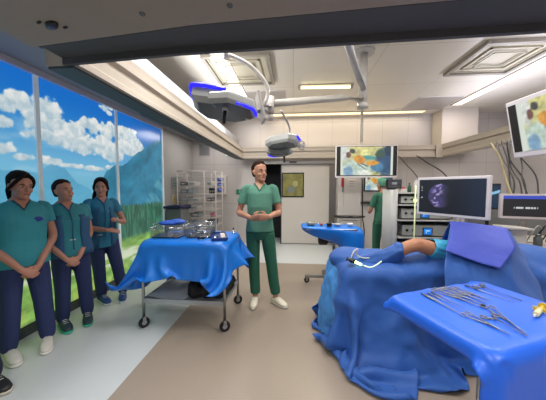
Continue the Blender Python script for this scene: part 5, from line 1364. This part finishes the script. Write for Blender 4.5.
# ------------------------------------------------------------ surgical lights and arms
def rotm(rz, rx=0, ry=0): return (Matrix.Rotation(rz, 3, 'Z') @ Matrix.Rotation(rx, 3, 'X') @ Matrix.Rotation(ry, 3, 'Y'))
m_blue_led = mat('blue_led_rim', '#2a2cff', 0.4, emis='#2018f0', estr=1.6)
def lamp_head(t, c, R, s_=1.0):
    """two-winged surgical light: two polygonal pods joined by a hub, with a handle below"""
    c = V3(*c)
    def T(x, y, z): return c+R @ (V3(x, y, z)*s_)
    def pod(poly, z0, z1, name, m_, par, inset=0.85):
        n = len(poly); cx = sum(p[0] for p in poly)/n; cy = sum(p[1] for p in poly)/n
        mb = MB(); vs = []
        for z, k in ((z0, inset), (z0+(z1-z0)*.3, 1.0), (z1-(z1-z0)*.2, 1.0), (z1, 0.92)):
            vs += [T(cx+(x-cx)*k, cy+(y-cy)*k, z) for x, y in poly]
        fs = [tuple(range(n-1, -1, -1)), tuple(range(3*n, 4*n))]+[(L*n+i, L*n+(i+1) % n, (L+1)*n+(i+1) % n, (L+1)*n+i) for L in range(3) for i in range(n)]
        mb.add(vs, fs); return mb.build(name, m_, par, bevel=0.006)
    big = [(-.33, -.20), (-.34, .02), (-.24, .16), (.10, .17), (.24, .08), (.24, -.04), (.05, -.20)]
    small = [(-.12, -.22), (-.16, -.30), (.02, -.36), (.26, -.27), (.30, -.10), (.26, -.05), (.05, -.2)]
    a = pod(big, -.075, .085, 'main_pod', mat('lamp_grey', '#a4a5a1', 0.35), t)
    b = pod(small, -.14, -.03, 'side_pod', mat('lamp_grey', '#a4a5a1'), t)
    for poly, z, par, nm in ((big, -.078, a, 'lens_face'), (small, -.143, b, 'lens_face')):
        n = len(poly); cx = sum(p[0] for p in poly)/n; cy = sum(p[1] for p in poly)/n
        mb = MB(); mb.add([T(cx+(x-cx)*.80, cy+(y-cy)*.80, z) for x, y in poly]+[T(cx+(x-cx)*.80, cy+(y-cy)*.80, z+.004) for x, y in poly], [tuple(range(n)), tuple(range(n, 2*n))]+[(i, (i+1) % n, n+(i+1) % n, n+i) for i in range(n)])
        mb.build(nm, mat('dark_lens', '#4c4e52', 0.2), par)
    m = MB(); m.tube([T(-.02, -.205, .072), T(-.20, -.212, .076), T(-.325, -.208, .072), T(-.34, -.19, .05), T(-.35, -.10, .05), T(-.35, .01, .05)], .020*s_, 8, 2); m.build('blue_rim', m_blue_led, a)
    m = MB(); m.tube([T(.10, -.325, -.128), T(.25, -.265, -.128), T(.29, -.15, -.128)], .014*s_, 8, 2); m.build('blue_rim', m_blue_led, b)
    m = MB(); m.cyl(T(.0, -.24, -.13), T(.0, -.24, -.17), .028*s_); m.build('hub', M_lightgrey, t)
    m = MB(); m.tube([T(0, -.24, -.165), T(0, -.24, -.18), T(0, -.24, -.29)], [.018*s_, .015*s_, .017*s_], 12); m.build('handle', M_black, t)
    return T
t = thing('surgical_light', 'near surgical light with a bright blue rim, two grey pods and black handle', 'surgical light', (-0.55, 2.0, 2.12))
T1 = lamp_head(t, (-0.56, 2.08, 2.18), rotm(0.22, -0.22, 0.10), 0.84)
m = MB(); m.rbox((-0.285, 2.12, 2.185), (0.022, 0.20, 0.24), 0.008, rot=rotm(0.25, 0, -0.25)); m.build('yoke_plate', M_offwhite, t)
m = MB(); m.tube([(-0.36, 2.10, 2.15), (-0.24, 2.15, 2.17)], 0.03, 12); m.build('pivot', M_lightgrey, t)
m = MB(); m.tube([(-0.26, 2.12, 2.20), (-0.225, 2.14, 2.30), (-0.24, 2.13, 2.40), (-0.36, 2.10, 2.53), (-0.50, 2.07, 2.60), (-0.56, 2.06, 2.615)], 0.017, 10, 4); m.build('curved_arm', M_offwhite, t)
m = MB(); m.cyl((-0.565, 2.06, 2.58), (-0.565, 2.06, 2.74), 0.024); m.build('swivel_post', M_offwhite, t)
m = MB(); m.cyl((-0.565, 2.06, 2.74), (-0.565, 2.06, 3.3), 0.020); m.build('ceiling_tube', M_offwhite, t)
t = thing('surgical_light', 'far surgical light with a blue-lit edge, hanging above the man in green scrubs', 'surgical light', (-0.18, 3.35, 2.02))
lamp_head(t, (-0.20, 3.42, 2.12), rotm(PI-0.35, 0.22, 0.12), 0.78)
m = MB(); m.tube([(0.12, 3.42, 2.02), (0.12, 3.42, 2.06), (0.11, 3.42, 2.10)], 0.035, 12); m.tube([(0.115+0.045*math.cos(a), 3.42, 2.085+0.055*math.sin(a)) for a in np.linspace(0, 2*PI, 15)[:-1]], 0.012, 8, closed=True); m.build('ring_grip', M_offwhite, t)
m = MB(); m.tube([(-0.06, 3.42, 2.19), (-0.05, 3.40, 2.30), (-0.08, 3.0, 2.31), (-0.13, 2.62, 2.31)], 0.014, 8, 3); m.build('thin_arm', M_offwhite, t)
t = thing('pendant_arm', 'white jointed ceiling arm with a vertical drop tube in the middle of the room', 'ceiling arm', (0.93, 3.4, 3.3))
m = MB(); m.cyl((0.93, 3.4, 2.60), (0.93, 3.4, 3.3), 0.055); m.cyl((0.93, 3.4, 2.56), (0.93, 3.4, 2.62), 0.075); m.build('drop_tube', M_offwhite, t)
m = MB(); m.cyl((0.93, 3.4, 3.27), (0.93, 3.4, 3.3), 0.14); m.build('ceiling_plate', M_offwhite, t)
m = MB(); m.tube([(0.93, 3.40, 2.68), (0.60, 3.10, 2.60), (-0.05, 2.50, 2.36), (-0.20, 2.36, 2.30)], [.045, .04, .036, .034], 10); m.build('spring_arm', mat('arm_white', '#c0bbb2', 0.35), t)
m = MB(); m.cyl((-0.22, 2.34, 2.20), (-0.22, 2.34, 2.36), 0.035); m.cyl((-0.22, 2.34, 2.14), (-0.22, 2.34, 2.2), 0.025); m.tube([(-0.22, 2.32, 2.26), (-0.25, 2.16, 2.22)], 0.022); m.build('end_joint', M_offwhite, t)
m = MB(); m.tube([(0.93, 3.38, 2.80), (0.66, 2.7, 2.76), (0.40, 2.02, 2.72), (0.2, 1.55, 2.70)], 0.036, 10); m.cyl((0.2, 1.55, 2.7), (0.2, 1.55, 3.3), 0.03); m.build('upper_arm', mat('arm_grey', '#b4b4b4', 0.4), t)

# ------------------------------------------------------------ endoscopy monitor
t = thing('endoscopy_monitor', 'large white-framed monitor on a stand with a violet round camera view on black', 'monitor', (1.75, 2.9, 0))
UX = V3(1.90-1.51, 2.50-3.08, 0).normalized(); UZ = V3(0, 0, 1); NN = UX.cross(UZ)
o3 = V3(1.51, 3.08, 1.172)
def obox(mb, o, w_, h_, d_): # slab from corner
    c = [o, o+UX*w_, o+UX*w_-NN*d_, o-NN*d_]; vs = c+[p+UZ*h_ for p in c]
    mb.add(vs, [(3, 2, 1, 0), (4, 5, 6, 7), (0, 1, 5, 4), (1, 2, 6, 5), (2, 3, 7, 6), (3, 0, 4, 7)]); return mb
obox(MB(), o3, 0.70, 0.44, 0.05).build('case', mat('monitor_white', '#c4c0c4'), t, bevel=0.008)
def scope(S, T):
    n = fbm(S*9, T*7, 111); n2 = fbm(S*22, T*16, 113)
    c = hx('#0c0c1c')*np.ones((len(S), 1))
    c = c+hx('#10283a')*smst(0.5, 1, S)[:, None]*0.5
    dx = (S-0.36)*1.75; dy = T-0.52; d = np.sqrt(dx*dx+dy*dy)
    m = (1-smst(0.33, 0.37, d))[:, None]
    inn = hx('#4a3f7a')*(0.5+0.9*n[:, None])
    inn = inn+hx('#d8c8e8')*(smst(0.5, 0.72, n2)*smst(0.25, 0.0, np.abs(dx+0.10-dy*0.3)))[:, None]*0.8
    inn = inn*(1-0.75*smst(0.0, 0.3, dx)[:, None])
    c = c*(1-m)+(inn*0.75+0.03)*m
    for (a, b, r) in ((.05, .75, .012), (.05, .68, .010), (.05, .45, .014), (.045, .8, .008)):
        c = np.where(((S-a)**2*3+(T-b)**2 < r*r*3)[:, None], hx('#b8b8b8'), c)
    return c
picture('display', o3+UX*0.028+UZ*0.03+NN*0.002, UX, UZ, 0.644, 0.382, 110, 66, scope, m_feed, t)
q = o3+UX*0.35+UZ*0.22-NN*0.05
m = MB(); m.cyl(q-NN*0.12-UZ*1.25, q-NN*0.12+UZ*0.02, 0.028); m.tube([q, q-NN*0.12], 0.03); m.box(tuple(q-NN*0.008), (0.2, 0.016, 0.16), rz=math.atan2(UX.y, UX.x)); m.build('arm', M_offwhite, t)
bx_, by_ = (q-NN*0.12).xy
m = MB(); m.box((bx_, by_, 0.09), (0.44, 0.07, 0.04)); m.box((bx_, by_, 0.09), (0.07, 0.36, 0.04)); m.build('base', M_offwhite, t, bevel=0.01)
for dx, dy in ((-.19, 0), (.19, 0), (0, .15), (0, -.15)): caster(t, bx_+dx, by_+dy, 0.032, 0.3, 0.07)

# ------------------------------------------------------------ equipment tower
def tower():
    t = thing('equipment_tower', 'white shelved equipment tower left of the endoscopy monitor', 'equipment rack', (1.75, 3.85, 0))
    m = MB(); m.loft([(V3(1.45, 3.75, 0.08), (1, 0, 0), (0, 1, 0), .058, .20), (V3(1.45, 3.75, 1.46), (1, 0, 0), (0, 1, 0), .058, .20)], 20, p=3.5); m.build('side_column', mat('tower_grey', '#adaeae', 0.4), t)
    m = MB(); m.bb(2.28, 2.36, 3.58, 4.0, 0.08, 1.42); m.build('side_column', mat('tower_grey', '#adaeae'), t, bevel=0.01)
    m = MB(); m.bb(1.5, 2.30, 4.02, 4.04, 0.1, 1.42); m.build('back_panel', M_grey, t)
    for z in (0.22, 0.50, 0.78, 1.03, 1.25, 1.42):
        m = MB(); m.prism([(1.45, 4.03), (1.45, 3.62), (1.52, 3.55), (2.24, 3.55), (2.32, 3.62), (2.32, 4.03)], z-0.018, z, 'Z'); m.build('shelf', mat('shelf_white', '#b9b8b6', 0.4), t, bevel=0.004)
    m = MB(); m.bb(1.36, 2.34, 3.56, 4.02, 0.09, 0.13); m.build('base', M_grey, t)
    for x in (1.42, 2.28):
        for y in (3.6, 3.98): caster(t, x, y, 0.04, 0.6, 0.09)
    return t
tower()
def device(x0, x1, z0, z1, col, label, disp=None, knobs=1, y=3.6, yb=3.98):
    t = thing('medical_device', label, 'device', ((x0+x1)/2, (y+yb)/2, z0))
    m = MB(); m.bb(x0, x1, y, yb, z0+0.012, z1); m.build('case', mat('device_'+col[1:], col, 0.4), t, bevel=0.008)
    m = MB()
    for x in (x0+0.04, x1-0.04):
        for yy in (y+0.05, yb-0.05): m.cyl((x, yy, z0+0.0005), (x, yy, z0+0.014), 0.014, n=8)
    m.build('feet', M_black, t)
    if disp:
        dx0, dx1, dz0, dz1 = disp
        m = MB(); m.bb(dx0-0.012, dx1+0.012, y-0.006, y, dz0-0.012, dz1+0.012); f = m.build('bezel', M_dark, t)
        picture('display', (dx0, y-0.0075, dz0), (1, 0, 0), (0, 0, 1), dx1-dx0, dz1-dz0, 24, 16, lambda S, T: np.where(((np.abs(S-.5) < .28) & (np.abs(T-.62) < .10) | (np.abs(S-.35) < .06) & (np.abs(T-.3) < .1))[:, None], hx('#bfe6ff'), hx('#0f86f0')*np.ones((len(S), 1))*(0.85+0.2*T[:, None])), m_feed, f)
    for k in range(knobs):
        m = MB(); xx = x0+0.06+k*0.085; m.cyl((xx, y, (z0+z1)/2+0.01), (xx, y-0.018, (z0+z1)/2+0.01), 0.018, 0.015, n=14); m.build('knob', M_steel_d if k % 2 else M_dark, t)
    return t
device(1.56, 2.24, 1.035, 1.19, '#a6a7a2', 'pale grey camera control unit with the upper blue display on the tower', (1.83, 1.93, 1.065, 1.135), 2)
device(1.58, 2.24, 0.785, 0.95, '#9c9d99', 'pale grey pump unit with the lower blue display on the tower', (1.87, 1.98, 0.815, 0.905), 2)
device(1.55, 2.24, 1.255, 1.37, '#b5b6b2', 'pale light source on the upper tower shelf with a glowing green outlet', None, 2)
m = MB(); m.cyl((1.74, 3.58, 1.31), (1.74, 3.60, 1.31), 0.02); tag(m.build('green_outlet', mat('lit_green', '#d8ff9a', 0.4, emis='#c8ff7a', estr=3.0)), 'small glowing green light outlet on the upper device of the tower', 'outlet')
device(1.56, 2.24, 0.505, 0.66, '#8d8e8b', 'grey unit on the low tower shelf behind the knee', None, 2)
t = thing('small_monitor', 'small dark screen with a grey picture standing on top of the tower', 'monitor', (1.45, 3.72, 1.46))
m = MB(); m.bb(1.37, 1.58, 3.66, 3.72, 1.475, 1.61); m.build('case', M_dark, t, bevel=0.006)
m = MB(); m.bb(1.42, 1.49, 3.66, 3.76, 1.461, 1.476); m.build('foot', M_dark, t)
picture('display', (1.385, 3.658, 1.487), (1, 0, 0), (0, 0, 1), 0.18, 0.11, 28, 16, lambda S, T: hx('#4a4c50')*(0.5+fbm(S*5, T*5, 7)[:, None])+((np.abs(S-.5) < .2) & (np.abs(T-.6) < .15) & (np.abs(T-.55) > .04))[:, None]*0.55, attr_emit('dim_screen', 0.6), t)
for k, (x, y, w_, h_, c, lb, kd) in enumerate([(1.62, 3.75, .10, .05, '#cfcac6', 'white box beside the small screen on top of the tower', 'box'), (1.62, 3.74, .06, .03, '#c05a5a', 'pink packet on the white box on top of the tower', 'packet'), (1.74, 3.78, .05, .14, '#2b5a44', 'dark green bottle on top of the tower', 'bottle'), (1.84, 3.76, .08, .18, '#c3c1be', 'white upright container beside the green bottle', 'container')]):
    z = 1.42 if k != 1 else 1.472
    m = MB()
    if kd == 'bottle': m.lathe([(.026, 0), (.026, .09), (.012, .11), (.012, .13), (0.014, .132), (.014, .142)], (x, y, z), 14)
    elif kd == 'container': m.lathe([(.038, 0), (.042, .01), (.042, .14), (.030, .155), (.03, .18)], (x, y, z), 16)
    else: m.rbox((x, y, z+h_/2), (w_, .12 if k == 0 else .05, h_), .008)
    tag(m.build(kd, mat('item_'+c[1:], c, .4)), lb, kd)
m = MB(); m.cyl((1.69, 3.49, 0.70), (1.69, 3.49, 1.52), 0.009)
m.tube([(1.69, 3.49, 0.72), (1.69, 3.52, 0.66), (1.69, 3.56, 0.60)], 0.009)
tag(m.build('lit_tube', mat('glowing_tube', '#dfe8b8', 0.3, emis='#dcecb0', estr=0.5)), 'pale glowing vertical tube in front of the tower shelves', 'tube')

# ------------------------------------------------------------ anaesthesia corner
t = thing('anaesthesia_cart', 'pale anaesthesia cart with curved worktop behind the screen drape at right', 'cart', (2.75, 2.95, 0))
def curve_top(z0, z1, name, m_, ext=0.0):
    m = MB(); m.prism([(2.20-ext, 3.35), (2.20-ext, 2.75), (2.32, 2.66-ext), (2.65, 2.50-ext), (3.15, 2.30-ext), (3.6, 2.25-ext), (3.6, 3.35)], z0, z1, 'Z'); return m.build(name, m_, t, bevel=0.008)
curve_top(0.855, 0.885, 'worktop', mat('cream_worktop', '#b9b3a6', 0.4), 0.03)
curve_top(0.815, 0.853, 'rail_edge', M_dark, 0.0)
m = MB(); m.bb(2.35, 3.55, 2.62, 3.32, 0.15, 0.81); m.build('body', M_offwhite, t, bevel=0.02)
for z in (0.3, 0.5, 0.7):
    m = MB(); m.bb(2.42, 3.2, 2.60, 2.62, z-0.08, z+0.08); dw = m.build('drawer', M_white, t, bevel=0.004)
    m = MB(); m.tube([(2.65, 2.60, z), (2.66, 2.575, z), (2.96, 2.575, z), (2.97, 2.60, z)], 0.008); m.build('handle', M_grey, dw)
m = MB(); m.bb(2.3, 3.4, 2.7, 3.3, 0.08, 0.14); m.build('base', M_dark, t)
for x in (2.4, 3.3):
    for y in (2.75, 3.25): caster(t, x, y, 0.045, 0.6, 0.08)
m = MB(); m.bb(2.25, 3.6, 3.30, 3.35, 0.14, 1.4); m.build('back_panel', M_grey, t)
# pale lower trolley top in front of it
t = thing('side_trolley', 'cream topped low trolley with a black edge at the right of the screen drape', 'trolley', (2.87, 2.42, 0))
m = MB(); m.rbox((2.87, 2.42, 0.61), (1.04, 0.34, 0.10), 0.06); m.build('padded_top', mat('cream_pad', '#c9c2aa', 0.5), t)
m = MB(); m.rbox((2.87, 2.42, 0.53), (1.08, 0.37, 0.05), 0.06); m.build('black_edge', M_dark, t)
m = MB(); m.bb(2.65, 3.1, 2.34, 2.50, 0.1, 0.505); m.build('column', M_grey, t); m = MB(); m.bb(2.45, 3.3, 2.30, 2.54, 0.06, 0.10); m.build('base', M_dark, t)
for x in (2.5, 3.25):
    for y in (2.33, 2.51): caster(t, x, y, 0.03, 0.2, 0.06)
WZ = 0.886
t = thing('patient_monitor', 'white-framed vital signs monitor with a blue header bar and a green side strip', 'monitor', (2.45, 2.85, WZ))
m = MB(); m.rbox((2.54, 2.82, 1.29), (0.50, 0.05, 0.27), 0.012, rot=rotm(-0.30)); m.build('case', mat('monitor_pinkwhite', '#c9bfc0', 0.4), t)
def vit(S, T):
    c = hx('#17171c')*np.ones((len(S), 1))
    c = np.where((T > 0.86)[:, None], hx('#3a50c8'), c)
    c = np.where((S > 0.87)[:, None] & (T <= 0.86)[:, None], hx('#8fe0c8'), c)
    c = np.where(((np.abs(T-0.42) < 0.035) & (S > 0.2) & (S < 0.64) & (vnoise(S*60, S*0, 3) > 0.25))[:, None], hx('#d8dce0'), c)
    return c
ca_, sa_ = math.cos(-0.30), math.sin(-0.30)
picture('display', (2.54-0.225*ca_+0.0265*sa_, 2.82-0.225*sa_-0.0265*ca_, 1.18), (ca_, sa_, 0), (0, 0, 1), 0.45, 0.225, 80, 36, vit, m_feed, t)
m = MB(); m.cyl((2.56, 2.9, 0.90), (2.56, 2.9, 1.24), 0.025); m.box((2.56, 2.9, 0.895), (0.2, 0.14, 0.015)); m.box((2.56, 2.87, 1.26), (0.1, 0.07, 0.1)); m.build('foot', M_offwhite, t)
t = thing('side_screen', 'small dark blue screen half hidden behind the endoscopy monitor', 'monitor', (2.3, 3.0, WZ))
m = MB(); m.bb(2.17, 2.40, 3.0, 3.04, 1.24, 1.54); m.build('case', M_dark, t, bevel=0.006)
m = MB(); m.cyl((2.3, 3.05, 0.90), (2.3, 3.05, 1.4), 0.018); m.box((2.3, 3.05, 0.894), (0.14, 0.1, 0.014)); m.box((2.3, 3.04, 1.38), (0.08, 0.02, 0.08)); m.build('stand', M_dark, t)
picture('display', (2.18, 2.998, 1.255), (1, 0, 0), (0, 0, 1), 0.21, 0.265, 24, 30, lambda S, T: np.where((np.abs(T-0.62-0.25*(S-.5)) < 0.06)[:, None], hx('#8fc8e8'), hx('#10304e')*np.ones((len(S), 1))), m_feed, t)
t = thing('white_device', 'white boxy device with a slanted lid below the vital signs monitor', 'device', (2.33, 2.78, WZ))
m = MB(); m.prism([(2.27, 0.887), (2.44, 0.887), (2.44, 1.05), (2.27, 1.05)], 2.70, 2.84, 'Y'); m.build('body', M_white, t, bevel=0.01)
m = MB(); m.box((2.35, 2.77, 1.065), (0.26, 0.2, 0.025), rot=rotm(0, 0, 0.06)); m.build('lid', M_white, t, bevel=0.006)
rr = random.Random(5)
items = [(2.56, 2.72, .035, .12, '#5b5f60', 'dark grey bottle on the cart worktop, right of the white device'), (2.64, 2.66, .03, .10, '#c8c4bb', 'white jar on the cart worktop below the monitor'), (2.71, 2.70, .04, .13, '#2a2c2f', 'black canister on the cart worktop below the monitor'), (2.78, 2.62, .028, .11, '#c9b83c', 'yellow-capped vial rack on the cart worktop'), (2.86, 2.64, .035, .15, '#6b6d6f', 'grey valve column on the cart worktop near the right edge')]
for x, y, r_, h_, c, lb in items:
    t = thing('canister', lb, 'canister', (x, y, WZ))
    m = MB(); m.lathe([(r_, 0), (r_, h_*.7), (r_*.6, h_*.8), (r_*.6, h_*.86)], (x, y, WZ), 14); m.build('body', mat('item_'+c[1:], c, .35), t)
    m = MB(); m.lathe([(r_*.7, h_*.86), (r_*.7, h_), (r_*.3, h_*1.04)], (x, y, WZ), 12); m.build('cap', M_steel_d, t)
t = thing('tube_bundle', 'looping black and grey breathing tubes on the anaesthesia cart', 'tubes', (2.65, 2.85, WZ))
for k in range(6):
    x = 2.52+0.075*k
    m = MB(); m.tube([(x, 2.80, 0.91), (x+.02, 2.76, 1.02), (x+.06, 2.75, 1.09), (x+.11, 2.76, 1.04), (x+.12, 2.80, 0.91)], 0.008 if k % 2 else 0.006, 6, 4)
    m.build('tube', M_dark if k % 3 else M_lightgrey, t)
m = MB(); m.rbox((3.05, 2.75, 1.0), (0.28, 0.3, 0.22), 0.02); tag(m.build('ventilator_block', M_offwhite), 'off-white block at the right end of the cart worktop', 'device')

# cables hanging from the right rail down to the cart
t = thing('cable_bundle', 'black cables dropping from the right rail to the anaesthesia cart', 'cables', (3.35, 4.2, 2.2))
cab = [((3.33, 4.30, 2.22), (3.15, 3.95, 1.95), (2.95, 3.5, 1.6), (2.84, 3.37, 1.35)), ((3.34, 4.22, 2.22), (3.20, 3.9, 1.85), (3.0, 3.6, 1.5), (2.90, 3.37, 1.3)), ((3.35, 4.14, 2.22), (3.24, 3.9, 1.8), (3.12, 3.6, 1.55), (2.97, 3.38, 1.25)), ((3.35, 4.06, 2.22), (3.14, 3.8, 1.9), (3.16, 3.6, 1.6), (3.03, 3.38, 1.25)), ((3.35, 4.00, 2.22), (3.30, 3.8, 1.85), (3.10, 3.55, 1.6), (3.09, 3.38, 1.25)), ((3.35, 3.94, 2.22), (3.18, 3.7, 1.95), (3.22, 3.5, 1.65), (3.16, 3.38, 1.3))]
for c in cab:
    m = MB(); m.tube([(c[0][0], c[0][1], 2.24)]+list(c[1:]), 0.009, 6, 5); m.build('cable', M_dark, t)
m = MB(); m.tube([(3.34, 4.42, 2.24), (3.2, 4.05, 1.95), (3.02, 3.7, 1.6), (2.87, 3.38, 1.3)], 0.015, 8, 5); tag(m.build('cream_hose', mat('cream_hose', '#9a9068', 0.5)), 'thick cream hose running down beside the black cables at right', 'hose')
m = MB(); m.tube([(2.45, 5.9, 2.23), (2.6, 5.8, 2.0), (2.75, 5.6, 1.7), (2.9, 5.5, 1.2)], 0.010, 6, 5); tag(m.build('wall_cable', M_dark), 'black cable slanting down from the back rail left of the endoscopy monitor', 'cable')
m = MB(); m.tube([(2.85, 5.9, 2.23), (3.05, 5.8, 2.05), (3.4, 5.7, 1.75), (3.6, 5.6, 1.2)], 0.014, 6, 5); tag(m.build('wall_cable', M_dark), 'thick black cable slanting down behind the top of the endoscopy monitor', 'cable')
m = MB(); m.tube([(3.6, 3.5, 1.3), (3.75, 3.3, 1.50), (4.1, 3.1, 1.65), (4.6, 3.05, 1.85)], 0.008, 6, 5); tag(m.build('wall_cable', M_dark), 'thin black cable rising to the right above the vital signs monitor', 'cable')

# ------------------------------------------------------------ tilted monitor at the upper right
t = thing('ceiling_monitor', 'white-framed monitor tilted down at the upper right edge, orange gloves in its picture', 'monitor', (2.2, 1.9, 1.8))
TL = V3(1.83, 2.30, 2.22); BL = V3(1.93, 2.30, 1.75); dn = (BL-TL).normalized(); H_ = (BL-TL).length
UX = V3(0.06, -1, 0.0).normalized(); UZ = -dn; UZ = (UZ-UX*UZ.dot(UX)).normalized(); NN = UX.cross(UZ)
W_ = 0.84
obox(MB(), BL, W_, H_, 0.05).build('case', mat('monitor_white', '#c4c0c4'), t, bevel=0.008)
o3 = BL+UZ*0.05+UX*0.02+NN*0.003
def paint2(S, T):
    c = feed(np.clip((S-0.14)/0.86*1.45, 0, 1), T)
    c = np.where((S < 0.14)[:, None], hx('#dfe6dc'), c)
    return np.where((S < 0.09)[:, None], hx('#0a0a0c'), c)
picture('display', o3, UX, UZ, W_-0.04, H_-0.085, 110, 60, paint2, m_feed, t)
c = BL+UX*W_*0.5+UZ*H_*0.5-NN*0.05
m = MB(); m.tube([c, c-NN*0.15, c-NN*0.25+V3(0, 0, 0.1), c-NN*0.25+V3(0, 0, 0.5)], 0.03, 10, 2); m.cyl(c-NN*0.25+V3(0, 0, 0.45), tuple((c-NN*0.25).xy)+(3.3,), 0.035); m.box(tuple(c-NN*0.01), (0.02, 0.2, 0.16)); m.build('ceiling_bracket', M_offwhite, t)
